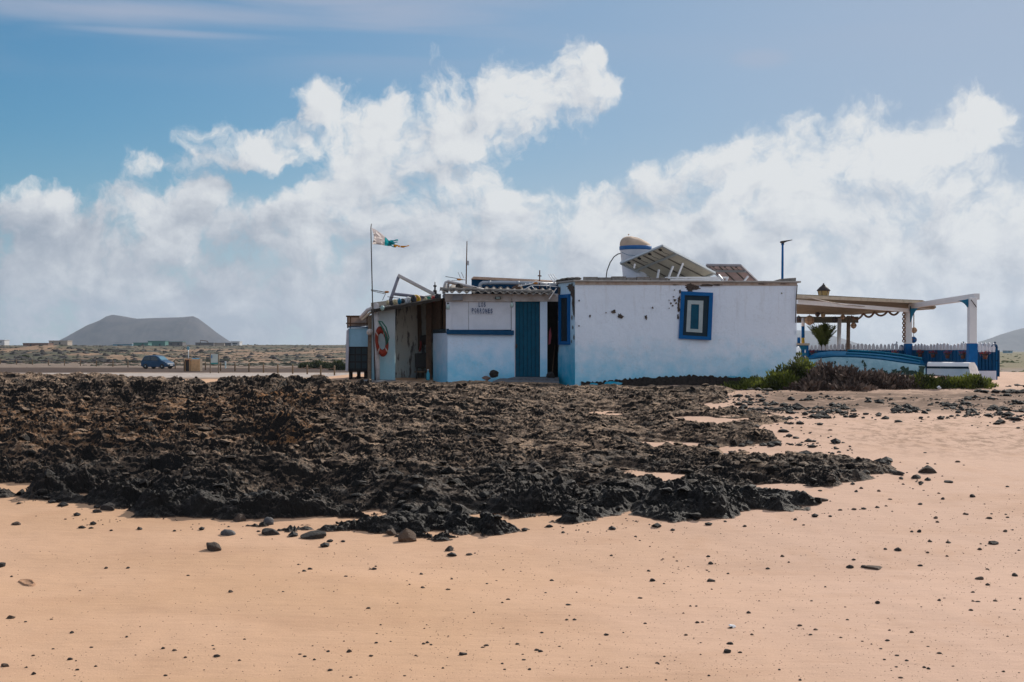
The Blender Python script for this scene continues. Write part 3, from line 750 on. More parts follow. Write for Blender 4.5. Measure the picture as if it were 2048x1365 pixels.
# raw stone head over the corner face
mb = MB(); r_ = random.Random(12)
for i in range(9):
    px = 1119 + i * 4.4; D = 36.95 - i * .1
    mb.ball(P(px, 562.5 - min(i, 4) * 1.0 + r_.uniform(-1, 1), D), .085, 8, (r_.uniform(.8, 1.4), .9, r_.uniform(.35, .6)))
mb.build('rubble_head', mat('rubble_stone', (.17, .15, .13), (.07, .062, .056), rough=.95, scale=18, bump=.8), roof)
# front window
Dw = 36.28
def quadbox(mb, tl, tr, br, bl, D, proud, t=.03):
    q = [P(*bl, D), P(*br, D), P(*tr, D), P(*tl, D)]
    mb.slab([p + Vector((0, -proud + t, 0)) for p in q], (0, -t, 0)); return mb
def ring(mb, o, i, D, proud, t):
    """frame between outer and inner photo quads (tl,tr,br,bl)"""
    for k_ in range(4):
        a, b = o[k_], o[(k_ + 1) % 4]; c, d = i[(k_ + 1) % 4], i[k_]
        q = [P(*a, D), P(*b, D), P(*c, D), P(*d, D)]
        mb.slab([p + Vector((0, -proud + t, 0)) for p in q], (0, -t, 0))
    return mb
WO = [(1362, 583), (1426, 586), (1422, 681), (1357, 678)]; WI = [(1369, 591), (1418, 593), (1414, 674), (1365, 671)]
W2 = [(1375, 601), (1406.5, 602), (1404, 666), (1372, 664)]; W3 = [(1382, 609), (1398, 609.5), (1396.5, 659), (1380, 658)]
mb = ring(MB(), WO, WI, Dw, .055, .07); frame = mb.build('window', BRIGHT, house, bevel=.006)
mb = ring(MB(), WI, W2, Dw, .022, .03); mb.build('shutter_panel', DSLATE, frame)
mb = ring(MB(), W2, W3, Dw, .036, .044); mb.build('inner_frame', PALEF, frame)
quadbox(MB(), *W3, Dw, .018, .03).build('pane', TEAL, frame)
# window in the angled corner wall
def onside(t, z, o=0.0):
    d = Vector((A3[0] - C3[0], A3[1] - C3[1], 0)); nn = Vector((d.y, -d.x, 0)).normalized()
    return Vector((C3[0], C3[1], 0)) + d * t + nn * o + Vector((0, 0, z))
def side_ring(mb, t0, t1, z0, z1, w, h, o, th):
    nn = (onside(0, 0, 1) - onside(0, 0, 0))
    for (a0, a1, b0, b1) in ((t0, t0 + w, z0, z1), (t1 - w, t1, z0, z1), (t0 + w, t1 - w, z0, z0 + h), (t0 + w, t1 - w, z1 - h, z1)):
        mb.slab([onside(a0, b0, o - th), onside(a1, b0, o - th), onside(a1, b1, o - th), onside(a0, b1, o - th)], nn * th)
    return mb
za, zb = zz(690, 36.75), zz(590, 36.75)
f2 = side_ring(MB(), .12, .74, za, zb, .10, .09, .05, .08).build('window', BRIGHT, house)
mb = MB(); mb.slab([onside(.22, za + .09, -.02), onside(.64, za + .09, -.02), onside(.64, zb - .09, -.02), onside(.22, zb - .09, -.02)], (onside(0, 0, 1) - onside(0, 0, 0)) * .035); mb.build('pane', DSLATE, f2)
mb = MB()
for t in (.33, .43, .53): mb.bar(onside(t, za + .1, .025), onside(t, zb - .1, .025), .014)
mb.build('shutter_rails', mat('dark_slat', (.035, .04, .045), (.022, .026, .03), rough=.8), f2)
# fallen plaster
k_ = 0
def patch(px, py, rx, ry, D, n=16, jag=.42):
    global k_; k_ += 1
    MB().slab([p + Vector((0, -.012, 0)) for p in reversed(blob(px, py, rx, ry, D, 300 + k_, n, jag))], (0, -.004 - .0006 * (k_ % 9), 0)).build('plaster_loss', PLASTER, house)
for px, py, rx, ry in ((1227, 624, 4.5, 3.5), (1241, 633, 5, 5.5), (1292, 635, 2.6, 4.0), (1305, 616, 2, 2), (1180, 633, 1.5, 2.5), (1212, 626, 1.4, 1.2), (1158, 602, 1.5, 1.6), (1158, 652, 1.4, 1.5),
    (1350, 601, 3, 2.4), (1342, 607, 2, 2), (1345, 612, 2, 1.6), (1352, 607, 1.8, 1.8), (1347, 594, 1.6, 1.2), (1349, 580.5, 1.6, 1.2), (1338, 617, 1.2, 1.2), (1338, 601, 1.2, 1.0), (1360, 584, 2.6, 3.2), (1358, 600, 2.6, 7), (1357, 616, 2.6, 8), (1356, 634, 1.8, 6),
    (1384, 576, 12, 4), (1378, 572, 8, 5), (1393, 577, 7, 3), (1408, 571, 16, 2.2), (1432, 570.5, 14, 1.4), (1380, 582, 6, 3), (1348, 570, 8, 1.0), (1520, 568.5, 14, .9), (1565, 568.5, 8, .8), (1563, 587, 1.2, 1.6)):
    D = 36.0 + (px - 1150) / 443 * .6 - .008
    patch(px, py, rx, ry, D)
r_ = random.Random(77)
for t, z, rx, rz in ((.93, 3.45, .09, .30), (.86, 3.65, .13, .16), (.97, 3.15, .05, .20), (.75, 3.72, .2, .08), (.10, 3.6, .08, .22), (.06, 3.1, .05, .4), (.90, 2.70, .03, .05), (.96, 2.45, .03, .06), (.85, 2.95, .03, .05), (.82, 2.35, .02, .04), (.05, 2.5, .05, .35)):
    q = []
    for i in range(16):
        a = 2 * math.pi * i / 16; k2 = r_.uniform(.6, 1.4); q.append(onside(min(.995, t + rx * k2 * math.cos(a) * .9), z + rz * k2 * math.sin(a), .012))
    MB().slab(q, (onside(0, 0, 1) - onside(0, 0, 0)) * (.004 + .0007 * r_.random())).build('plaster_loss', PLASTER, house)
# bare footing under the front wall
mb = MB(); r_ = random.Random(31); n = 150; top = []; 
for i in range(n + 1):
    px = 1162 + (1592 - 1162) * i / n
    base = np.interp(px, [1150, 1165, 1200, 1250, 1300, 1350, 1380, 1450, 1520, 1592], [768, 765, 764, 758, 755, 753, 751, 754, 757, 757])
    top.append((px, base + r_.uniform(-2.2, 2.2)))
for i in range(n):
    D0 = 36.0 + (top[i][0] - 1150) / 443 * .6; D1 = 36.0 + (top[i + 1][0] - 1150) / 443 * .6
    a, b = P(*top[i], D0), P(*top[i + 1], D1)
    mb.add([a + Vector((0, -.03, 0)), b + Vector((0, -.03, 0)), Vector((b.x, b.y - .05, .8)), Vector((a.x, a.y - .05, .8)), a + Vector((0, .02, 0)), b + Vector((0, .02, 0))], [(3, 2, 1, 0), (0, 1, 5, 4)])
foot = mb.build('footing', mat('bare_footing', (.045, .036, .033), (.014, .012, .012), rough=.95, scale=14, bump=1.0, bscale=30), house)
for px, py, rx, ry, s_ in ((1227, 767, 19, 3.6, 1), (1187, 769, 7, 2.6, 2), (1465, 754, 10, 2, 3)):
    D = 35.93 + (px - 1150) / 443 * .6
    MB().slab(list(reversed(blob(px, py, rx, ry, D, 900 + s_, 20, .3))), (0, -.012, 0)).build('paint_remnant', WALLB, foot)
mb = MB(); mb.tube([P(1594.5, 570, 36.52), P(1592, 600, 36.52), P(1591, 646, 36.52)], .012, 6); mb.build('downpipe', IRON, house)

# ------------------------------------------------------------------ bar with its serving counter
DB = 36.9
bar = thing('beach_bar', 'small blue and white bar hut with lettering over its counter and a teal door', 'bar hut', (xx(960, DB), DB, 1.3))
zc = zz(666, DB)
mb = MB(); mb.prism([(xx(895, DB), DB), (xx(1029, DB), DB), (xx(1029, DB), 39.0), (xx(866, 37.9), 39.0), (xx(866, 37.9), 37.9)], .8, zc)
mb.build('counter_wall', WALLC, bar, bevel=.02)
mb = MB(); mb.slab([P(893, 660, DB - .1), P(893, 669, DB - .1), P(1028, 671, DB - .1), P(1028, 661.5, DB - .1)][::-1], (0, .35, 0))
mb.build('counter_ledge', BLUE, bar, bevel=.008)
mb = MB(); mb.slab([P(866, 667, 37.86), P(894, 664.5, 36.88), P(894, 658, 36.88), P(866, 660, 37.86)], (.12, .10, 0)); mb.build('counter_ledge', DSLATE, bar)
MB().front(903, 600, 937, 660, DB + .06, .05).build('shutter_panel', WHITE, bar, bevel=.004); MB().front(937.6, 600, 1022, 660, DB + .06, .05).build('shutter_panel', WHITE, bar, bevel=.004)
MB().front(892, 600, 903, 664, DB + .02, .12).build('corner_post', WHITE, bar); MB().front(1023, 600, 1030.5, 757, DB + .03, .10).build('corner_post', WHITE, bar)
mb = MB(); mb.front(890, 588, 1117, 603.5, DB - .02, .10); mb.build('fascia_beam', mat('old_white_beam', (.58, .55, .56), (.36, .31, .28), rough=.8, scale=5, amt=.9), bar, bevel=.008)
mb = MB(); 
for i in range(6): mb.front(1031 + i * 8, 604, 1038.4 + i * 8, 754, DB + .07, .05)
door = mb.build('door', TEAL, bar, bevel=.004)
mb = MB(); mb.ball(P(1033, 692, DB + .0), .03, 8); mb.front(1031.5, 688, 1034, 697, DB + .015, .012); mb.build('handle', IRON, door)
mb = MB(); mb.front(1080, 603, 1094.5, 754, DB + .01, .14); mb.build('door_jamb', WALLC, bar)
# dark gap, back and ends of the hut
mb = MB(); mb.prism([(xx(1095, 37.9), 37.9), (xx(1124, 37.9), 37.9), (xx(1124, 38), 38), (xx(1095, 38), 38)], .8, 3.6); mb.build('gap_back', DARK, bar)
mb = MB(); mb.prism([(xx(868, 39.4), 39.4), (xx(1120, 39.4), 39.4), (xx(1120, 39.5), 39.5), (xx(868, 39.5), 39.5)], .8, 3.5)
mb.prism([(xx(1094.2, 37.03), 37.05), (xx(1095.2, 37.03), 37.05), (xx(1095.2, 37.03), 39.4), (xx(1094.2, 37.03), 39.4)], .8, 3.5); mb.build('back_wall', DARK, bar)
# open side over the counter: brown boards with a dark slot
mb = MB(); mb.slab([P(862, 664, 38.1), P(880, 664, 37.5), P(880, 598, 37.5), P(862, 604, 38.1)], (.05, .04, 0)); mb.slab([P(886, 662, 37.3), P(893, 662, 37.1), P(893, 596, 37.1), P(886, 598, 37.3)], (.05, .04, 0)); mb.build('side_board', BROWN, bar)
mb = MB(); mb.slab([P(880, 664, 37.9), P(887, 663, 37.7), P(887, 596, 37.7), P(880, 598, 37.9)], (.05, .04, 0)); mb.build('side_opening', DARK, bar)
# corrugated roof: the wavy end of the sheets shows under the eaves
def corrugated(p0, p1, back, rise, amp, pitch, t, mb):
    p0, p1 = Vector(p0), Vector(p1); L = (p1 - p0).length; d = (p1 - p0) / L; n = int(L / pitch * 10)
    vs = []; m2 = 4
    for i in range(n + 1):
        s_ = L * i / n; w = amp * math.sin(2 * math.pi * s_ / pitch)
        for j in range(m2):
            v = j / (m2 - 1); q = p0 + d * s_ + Vector((0, back * v, rise * v + w))
            vs.append(q); vs.append(q + Vector((0, 0, t)))
    fs = []; st = m2 * 2
    for i in range(n):
        for j in range(m2 - 1):
            a = i * st + j * 2; b = a + st
            fs.append((a, b, b + 2, a + 2)); fs.append((a + 1, a + 3, b + 3, b + 1))
        a = i * st; b = a + st; fs.append((a, a + 1, b + 1, b)); a += (m2 - 1) * 2; b += (m2 - 1) * 2; fs.append((a, b, b + 1, a + 1))
    mb.add(vs, fs, True); return mb
mb = corrugated(P(878, 584, DB - .32), P(1112, 589.5, DB - .32), 3.0, .30, .032, .19, .012, MB())
broof = mb.build('roof', FIBRO, bar)
mb = MB(); r_ = random.Random(8); pts = [P(880 + i * 14, 578.5 + i * .38 + r_.uniform(-1, 1), DB + .05) for i in range(17)]; mb.tube(pts, .045, 8); mb.build('mortar_ridge', CONC, broof)
mb = MB(); mb.slab([P(905, 590, DB - .14), P(905, 601, DB - .14), P(925, 601, DB - .14), P(925, 589, DB - .14)][::-1], (0, .1, 0)); mb.build('grey_box', mat('grey_enclosure', (.25, .25, .27), (.18, .18, .2)), bar)
mb = MB(); mb.front(990, 594, 1002, 599, DB - .125, .06); fl = mb.build('floodlight', BLACK, bar); mb = MB(); mb.front(992, 595.6, 1000, 597.4, DB - .19, .01); mb.build('lens', GLASSY, fl)
# lettering: LOS / PORRONES on little tiles
def letters():
    x = 0
    curves = []
    for txt, px0, px1, yb, hpx, dy in (('LOS', 956.5, 972, 614.0, 8.6, 0.0), ('PORRONES', 942.8, 985.8, 625.4, 8.6, 1.2)):
        n = len(txt)
        for i, ch in enumerate(txt):
            c = px0 + (px1 - px0) * (i + .5) / n; w = (px1 - px0) / n * .86
            cu = bpy.data.curves.new('lettering', 'FONT'); cu.body = ch; cu.size = 1; cu.extrude = 0; cu.offset = .022; cu.align_x = 'LEFT'
            ob = bpy.data.objects.new('lettering', cu); C.objects.link(ob); bpy.context.view_layer.update()
            me = ob.evaluated_get(bpy.context.evaluated_depsgraph_get()).to_mesh()
            vs = [v.co.copy() for v in me.vertices]; fs = [tuple(p.vertices) for p in me.polygons]
            x0 = min(v.x for v in vs); x1 = max(v.x for v in vs); y0 = min(v.y for v in vs); y1 = max(v.y for v in vs)
            curves.append(([(( v.x - x0) / (x1 - x0), (v.y - y0) / (y1 - y0)) for v in vs], fs, c, w, yb + dy * i / n, hpx))
            ob.to_mesh_clear(); bpy.data.objects.remove(ob); bpy.data.curves.remove(cu)
    mb = MB(); tick = MB(); Dl = DB + .005
    for vs, fs, c, w, yb, h in curves:
        front = [P(c + (vx - .5) * w * .8, yb - vy * h, Dl) for vx, vy in vs]
        mb.add(front, fs)
        for off_, sg in ((1.5, 1),) if yb > 620 else ():
            mb.front(c - w * .26, yb + off_ - .35, c + w * .26, yb + off_ + .35, Dl + .012, .012)
    o = mb.build('lettering', mat('letter_blue', (.007, .052, .165), (.006, .04, .13), rough=.7, spec=.1, bump=0), bar)
letters()
# doorstep boards
mb = MB(); mb.slab([P(985, 763, 35.9), P(1118, 768, 35.9), P(1118, 758, 36.8), P(1000, 757, 36.8)], (0, 0, -.06)); mb.slab([P(1015, 757, 36.5), P(1118, 758.5, 36.5), P(1118, 755, 36.85), P(1030, 754, 36.85)], (0, 0, -.07))
mb.build('doorstep', mat('step_concrete', (.16, .17, .19), (.09, .09, .10), rough=.9, scale=10, bump=.5), bar)

# hanging jar lamps under the eaves
def jar_lamp(px, py0, py1, r, label):
    t = thing('hanging_lamp', label, 'lamp', P(px, py1, DB - .25))
    MB().tube([P(px, py0, DB - .22), P(px, (py0 + py1) / 2 - 2, DB - .22)], .008, 6).build('cable', IRON, t)
    c = P(px, py1, DB - .22)
    MB().lathe([(.0, -r * 1.2), (r * .8, -r), (r, 0), (r * .8, r * .8), (r * .45, r * 1.1), (.45 * r, r * 1.5), (0, r * 1.5)], c, 14).build('glass_jar', GLASSY, t)
    MB().lathe([(r * .5, r * 1.5), (r * .5, r * 2.0), (0, r * 2.0)], c, 10).build('cap', IRON, t)
jar_lamp(1023.5, 597, 611, .05, 'pale glass jar lamp hanging beside the teal door')
jar_lamp(896, 602, 615, .055, 'cyan glass jar lamp hanging at the corner of the bar counter')

# ------------------------------------------------------------------ rooftop pieces of the bar
zr = lambda D: zz(584, DB - .32) + .30 * (D - DB + .32) / 3.0 + .02
DR = 38.4
skip = thing('roof_hut', 'low blue boarded roof box with a faded pink sheet lid', 'roof hut', P(1020, 578, 39.2))
mb = MB(); q = [P(943, 590, 39.2), P(1118, 590, 39.0), P(1118, 566, 39.0), P(1000, 562, 39.2), P(943, 559, 39.2)]; mb.slab(q, (0, .8, 0)); mb.build('wall', BLUE, skip)
mb = MB(); mb.slab([P(942, 558.5, 39.1), P(1120, 566, 38.9), P(1118, 562.5, 38.9), P(1085, 560, 39.0), P(947, 553.5, 39.1)], (0, .9, 0)); mb.build('lid', PINKB, skip)
duct = thing('drain_pipe', 'thick grey plastic pipe with an elbow running along the bar roof', 'pipe', P(1020, 570, 38.9))
mb = MB(); mb.tube([P(960, 581, 38.8), P(960, 572, 38.8), P(961.5, 568.5, 38.8), P(966, 566, 38.8), P(1000, 565.5, 38.8), P(1060, 567, 38.8), P(1112, 569, 38.8)], .050, 12); pm = mb.build('run', PVC, duct)
for px, py in ((979, 565.9), (1036, 566.5)): MB().tube([P(px - 3, py, 38.8), P(px + 3, py + .1, 38.8)], .056, 12).build('coupling', PVC, duct)
bench = thing('pipe_frame', 'bent white pipe frame with a beige slat lying on the bar roof', 'pipe frame', P(930, 580, 38.0))
mb = MB(); mb.tube([P(887, 588, 37.9), P(889, 572, 37.9), P(891, 565.5, 37.9), P(896, 563, 37.9), P(947, 575, 37.9), P(985, 585, 37.9)], .036, 10); mb.tube([P(894, 586, 38.1), P(897, 566, 38.1), P(900, 563.5, 38.1)], .036, 10); mb.build('pipe', WPIPE, bench)
mb = MB(); mb.bar(P(897, 566, 38.05), P(945, 578, 38.05), .12, .035); mb.build('slat', PINKB, bench)
mast = thing('antenna_mast', 'tall thin rusty mast standing on the bar roof', 'mast', P(933, 575, 38.6))
MB().tube([P(932, 585, 38.6), P(933, 530, 38.6), P(934, 483, 38.6)], .018, 8, .012).build('pole', RUSTY, mast)
MB().front(934, 522, 938, 531, 38.6, .03).build('clamp_box', LILAC, mast)
mast2 = thing('antenna_mast', 'short rusty mast with a cross piece on the bar roof', 'mast', P(1079, 578, 38.6))
MB().tube([P(1079, 588, 38.6), P(1079.5, 541, 38.6)], .016, 8).build('pole', RUSTY, mast2)
MB().bar(P(1075.5, 552, 38.58), P(1083, 552.5, 38.58), .03).build('clamp', RUSTY, mast2)
def antenna(label, boom, elems, mtl, r=.007, body=None, D=38.2):
    t = thing('antenna', label, 'antenna', P(*boom[0], D))
    MB().tube([P(*p, D) for p in boom], r * 1.3, 6).build('boom', mtl, t)
    mb = MB()
    for a, b in elems: mb.tube([P(*a, D), P(*b, D)], r, 6)
    mb.build('elements', mtl, t)
    if body: 
        MB().ball(P(*body, D), .05, 8, (1.4, .7, .6)).build('housing', mat('orange_housing', (.50, .20, .04), (.38, .15, .03), rough=.5), t)
antenna('thin aerial with orange housing beside the tall mast', [(891, 553.5), (914, 557.5), (933, 561)], [((903, 561.5), (930, 560)), ((916, 545), (921, 556)), ((922.5, 545), (928, 557))], IRON, .006, (918.5, 559.5), 38.4)
antenna('white branching aerial lying on the bar roof near the short mast', [(1036, 573), (1063, 568), (1072, 563), (1095, 568)], [((1045, 581), (1063, 572)), ((1063, 572), (1070, 580)), ((1063, 571), (1098, 572)), ((1098, 572), (1122, 575)), ((1074, 564), (1092, 569)), ((1040, 572), (1044, 570)), ((1049, 571.5), (1052, 567)), ((1058, 570), (1060, 566)), ((1099, 566), (1101, 579)), ((1092, 567), (1094, 577))], WHITE2, .011, (1071, 567), 37.9)
antenna('white comb shaped aerial tilted at the edge of the bar roof', [(1104, 564.5), (1116, 562)], [((1097, 549), (1111, 571)), ((1101, 548), (1114, 567)), ((1106, 548.5), (1117, 564)), ((1111, 571), (1117, 564)), ((1108, 567), (1113, 562))], WHITE2, .010, None, 37.2)
tag(MB().bar(P(1113, 577, 36.4), P(1098, 599, 36.4), .022).build('loose_stick', WHITE2, base=P(1105, 588, 36.4)), 'pale thin stick leaning against the bar eaves', 'stick')
def stone(name, label, cat, px, py, rx, ry, D, seed, m_=None, group=None, rough=.28, sub=3):
    """an irregular rock resting with its lower third in the ground"""
    bm = bmesh.new(); bmesh.ops.create_icosphere(bm, subdivisions=sub, radius=1.0)
    co = np.array([v.co[:] for v in bm.verts])
    d = fbm(co[:, 0] * 1.2 + seed * 3.7 + co[:, 2], co[:, 1] * 1.2 + seed - co[:, 2] * .8, 3, seed) * rough * 2.2 + (np.abs(gnoise(co[:, 0] * 2.8 + seed, co[:, 2] * 2.8 + co[:, 1], seed + 3)) - .3) * rough * .7
    for v, k2 in zip(bm.verts, d): v.co *= 1 + k2 * .8
    if rough > .2:      # broken faces
        r9 = random.Random(seed)
        for _ in range(11):
            nn = Vector((r9.gauss(0, 1), r9.gauss(0, 1), r9.gauss(.3, 1))).normalized(); t9 = r9.uniform(.52, .85)
            for v in bm.verts:
                e9 = v.co.dot(nn) - t9
                if e9 > 0: v.co -= nn * e9 * .9
    s_ = S(D); bmesh.ops.scale(bm, vec=(rx * s_, rx * s_ * .85, ry * s_), verts=bm.verts)
    me = bpy.data.meshes.new(name); bm.to_mesh(me); bm.free()
    for p in me.polygons: p.use_smooth = rough <= .2
    o = bpy.data.objects.new(name, me); C.objects.link(o); me.materials.append(m_ or ROOFSTONE); o.location = P(px, py, D); ORG[o.name] = o.location.copy()
    o.rotation_euler = (0, 0, seed * 1.3)
    return tag(o, label, cat, group)
ROOFSTONE = mat('roof_stone', (.045, .036, .032), (.022, .018, .017), rough=.95, scale=14, bump=.8)
stone('roof_stone', 'large dark lava stone weighing down the bar roof under the bent pipe', 'stone', 918, 574, 9, 8, 37.6, 3)
stone('roof_stone', 'smaller dark lava stone on the bar roof beside the pipe elbow', 'stone', 950, 578, 7, 5.5, 37.5, 5)
stone('roof_stone', 'flat dark stone on the bar roof in front of the blue roof box', 'stone', 1000, 580, 9, 6, 38.3, 8)
stone('roof_stone', 'reddish stone heap on the bar roof below the short mast', 'stone', 1035, 576, 13, 8, 38.3, 9, BROWN)

# ------------------------------------------------------------------ porch
DP = 37.2
porch = thing('porch', 'open lean-to porch with peeling walls beside the bar counter', 'porch', (xx(800, DP), DP, 1.3))
mb = MB(); mb.slab([P(743, 775, DP), P(790, 775, DP), P(790, 612, DP), P(743, 616, DP)], (0, .14, 0)); mb.build('front_wall', wall_paint_shade('porch_front_shade_tint', (.42, .47, .50), (.24, .42, .50), 1.4, 2.9), porch, bevel=.01)
mb = MB(); mb.slab([P(786, 790, 39.0), P(872, 790, 39.0), P(872, 596, 39.0), P(786, 606, 39.0)], (0, .12, 0)); mb.build('back_wall', WALLP, porch)
mb = MB(); mb.slab([P(743, 775, DP + .14) , P(743, 775, 39.1), P(743, 618, 39.1), P(743, 618, DP + .14)], (.1, 0, 0)); mb.build('side_wall', WALLP, porch)
mb = MB(); mb.slab([P(792, 776, DP + .1), P(868, 776, DP + .1), P(868, 764, 39.0), P(792, 764, 39.0)], (0, 0, -.08)); mb.build('floor', DARK, porch)
mb = MB(); q = [P(742, 620, DP - .35), P(800, 612, DP - .40), P(882, 596, DP - .40), P(882, 588, 39.6), P(742, 606, 39.6)]
mb.slab(q, (0, 0, -.07)); mb.build('roof', mat('tarred_sheet', (.05, .042, .036), (.025, .02, .018), rough=.9, scale=6), porch)
mb = MB(); mb.slab([P(852, 775, 38.0), P(863, 775, 38.0), P(863, 600, 38.0), P(852, 603, 38.0)], (0, .12, 0)); mb.build('post', BROWN, porch); mb = MB(); mb.slab([P(836, 700, 38.9), P(844, 700, 38.9), P(842, 606, 38.9), P(834, 608, 38.9)], (0, .06, 0)); mb.build('post', BROWN, porch)
mb = MB(); mb.slab([P(735, 772, DP - .02), P(742, 772, DP - .02), P(743.5, 630, DP - .02), P(736, 632, DP - .02)], (0, .14, 0)); mb.build('post', WOOD, porch)
mb = MB(); mb.tube([P(755, 762, DP - .15), P(754.5, 700, DP - .15), P(753, 609, DP - .15)], .062, 14); mb.ball(P(753, 609, DP - .15), .062, 14, (1, 1, .6)); mb.build('post', WPIPE, porch)
mb = MB(); mb.tube([P(744, 617, DP - .05), P(735, 621, DP), P(727, 630, DP + .1), P(722, 636, DP + .2)], .052, 12); mb.build('gutter', WPIPE, porch)
mb = MB(); mb.bar(P(742, 625, DP - .06), P(724, 640, DP + .1), .05); mb.build('bracket', BEIGE, porch)
mb = MB(); mb.slab([P(713, 763, 36.5), P(792, 763, 36.5), P(792, 760, 37.15), P(722, 759, 37.15)], (0, 0, -.06)); mb.build('slab', mat('porch_slab', (.20, .21, .22), (.12, .12, .13), rough=.9, scale=9), porch)
# flag
pole = thing('flagpole', 'thin dark flagpole with a torn white, turquoise and yellow flag', 'flagpole', P(750, 762, DP - .42))
MB().tube([P(750.5, 763, DP - .42), P(748, 690, DP - .42), P(745, 600, DP - .42), P(742.7, 500, DP - .42), P(741.8, 456, DP - .42), P(743, 448, DP - .42)], .018, 8, .010).build('pole', IRON, pole)
def flag_cloth():
    mb = MB(); Df = DP - .42
    top = [(742.5, 456), (752, 460), (762, 467), (770, 474), (776, 480), (781, 486)]
    bot = [(744, 489), (752, 489), (761, 490), (769, 491.5), (777, 492.5), (783, 492)]
    def cell(i, j, n=8):
        t = top[i]; b = bot[i]; v = j / n
        inner = 4.5 * math.sin(math.pi * v) if i == 0 else 0
        x = t[0] + (b[0] - t[0]) * v + inner; y = t[1] + (b[1] - t[1]) * v
        return P(x, y, Df + .07 * math.sin(x * .35 + y * .12) + .03 * math.sin(y * .6))
    n = 8; vs = [cell(i, j) for i in range(6) for j in range(n + 1)]
    fs = [(i * (n + 1) + j, i * (n + 1) + j + 1, (i + 1) * (n + 1) + j + 1, (i + 1) * (n + 1) + j) for i in range(5) for j in range(n)]
    w = MB(); w.add(vs, [f for k2, f in enumerate(fs) if k2 < 3 * n - 2 + 2], True)
    q = MB(); q.add(vs, [f for k2, f in enumerate(fs) if k2 >= 3 * n], True)
    def strip(mb, pts, w0):
        vs = []
        for i, (x, y) in enumerate(pts):
            h = w0 * (1 - .6 * i / len(pts)) * (1 + .4 * math.sin(i * 2.1)); d = Df + .06 * math.sin(x * .5)
            vs += [P(x, y - h, d), P(x, y + h, d + .03)]
        mb.add(vs, [(2 * i, 2 * i + 1, 2 * i + 3, 2 * i + 2) for i in range(len(pts) - 1)], True)
    strip(q, [(777, 484), (783, 483), (788, 482), (792, 480.5), (796, 480.5)], 2.0); strip(q, [(779, 488), (785, 486), (790, 485), (795, 484.5)], 1.6); strip(q, [(781, 491), (785, 493), (789, 495)], 1.0); strip(q, [(782, 489), (786, 487.5), (790, 488)], 2.0)
    y = MB(); strip(y, [(787, 492), (791, 492.5), (794, 491), (797, 493), (800, 493)], 2.6); strip(y, [(801, 493.5), (807, 494), (812, 493), (818, 491.5)], 1.7)
    return w, q, y
fw, ft, fy = flag_cloth()
fl = fw.build('flag', see_light(mat('faded_white_cloth', (.80, .76, .76), (.70, .66, .67), rough=.9, scale=5), .7), pole)
ft.build('turquoise_band', see_light(mat('turquoise_cloth', (.05, .50, .56), (.04, .40, .46), rough=.9), .7), fl); fy.build('yellow_tatters', see_light(mat('yellow_cloth', (.70, .42, .05), (.60, .34, .03), rough=.9), .55), fl)
for fo in [o for o in C.objects if o.name.startswith(('flag', 'turquoise_band', 'yellow_tatters')) and o.type == 'MESH']:
    md = fo.modifiers.new('cloth', 'SOLIDIFY'); md.thickness = .004
# lifebuoy
ring_t = thing('lifebuoy', 'orange lifebuoy with pale straps and green rope hung on the porch wall', 'lifebuoy', P(764, 684, DP - .3))
axr = Matrix.Rotation(math.radians(90), 3, 'X')
def oval_torus(c, R, r, sx, sz, a0=0, a1=2 * math.pi, n=40):
    mb = MB(); mb.torus((0, 0, 0), R, r, axr, n, 12, a0, a1)
    rot = Matrix.Rotation(math.radians(-7), 3, 'Y')
    mb.v = [tuple(rot @ Vector((v[0] * sx, v[1], v[2] * sz)) + Vector(c)) for v in mb.v]; return mb
cb = P(763.5, 683.5, DP - .33)
oval_torus(cb, .29, .09, .46, 1.05).build('float_ring', ORANGE, ring_t)
for a in (45, 135, 225, 315):
    a_ = math.radians(a); oval_torus(cb, .29, .0945, .462, 1.053, a_ - .08, a_ + .08, 4).build('strap', TAPE, ring_t)
mb = MB(); mb.tube([P(757, 642, DP - .42), P(762, 650, DP - .44), P(768, 662, DP - .46), P(774, 676, DP - .46), P(775, 688, DP - .44), P(778, 676, DP - .44), P(772, 655, DP - .44), P(764, 644, DP - .43), P(757, 643, DP - .42)], .018, 8)
mb.tube([P(758, 645, DP - .42), P(765, 655, DP - .44), P(771, 670, DP - .45), P(773, 690, DP - .42)], .018, 8); mb.build('rope', GREENR, ring_t)
tag(MB().ball(P(739.5, 664.5, DP - .14), .085, 16).build('hanging_buoy', mat('white_buoy', (.52, .50, .50), (.40, .36, .33), rough=.5), base=P(739.5, 664.5, DP - .14)), 'weathered white ball buoy hanging on the brown porch post', 'buoy')
tag(MB().ball(P(765, 617, DP - .35), .058, 12, (1, 1, 1.25)).build('hanging_buoy', mat('aqua_float', (.30, .45, .45), (.24, .36, .36), rough=.3), base=P(765, 617, DP - .35)), 'pale green glass float hanging under the porch eave', 'buoy')
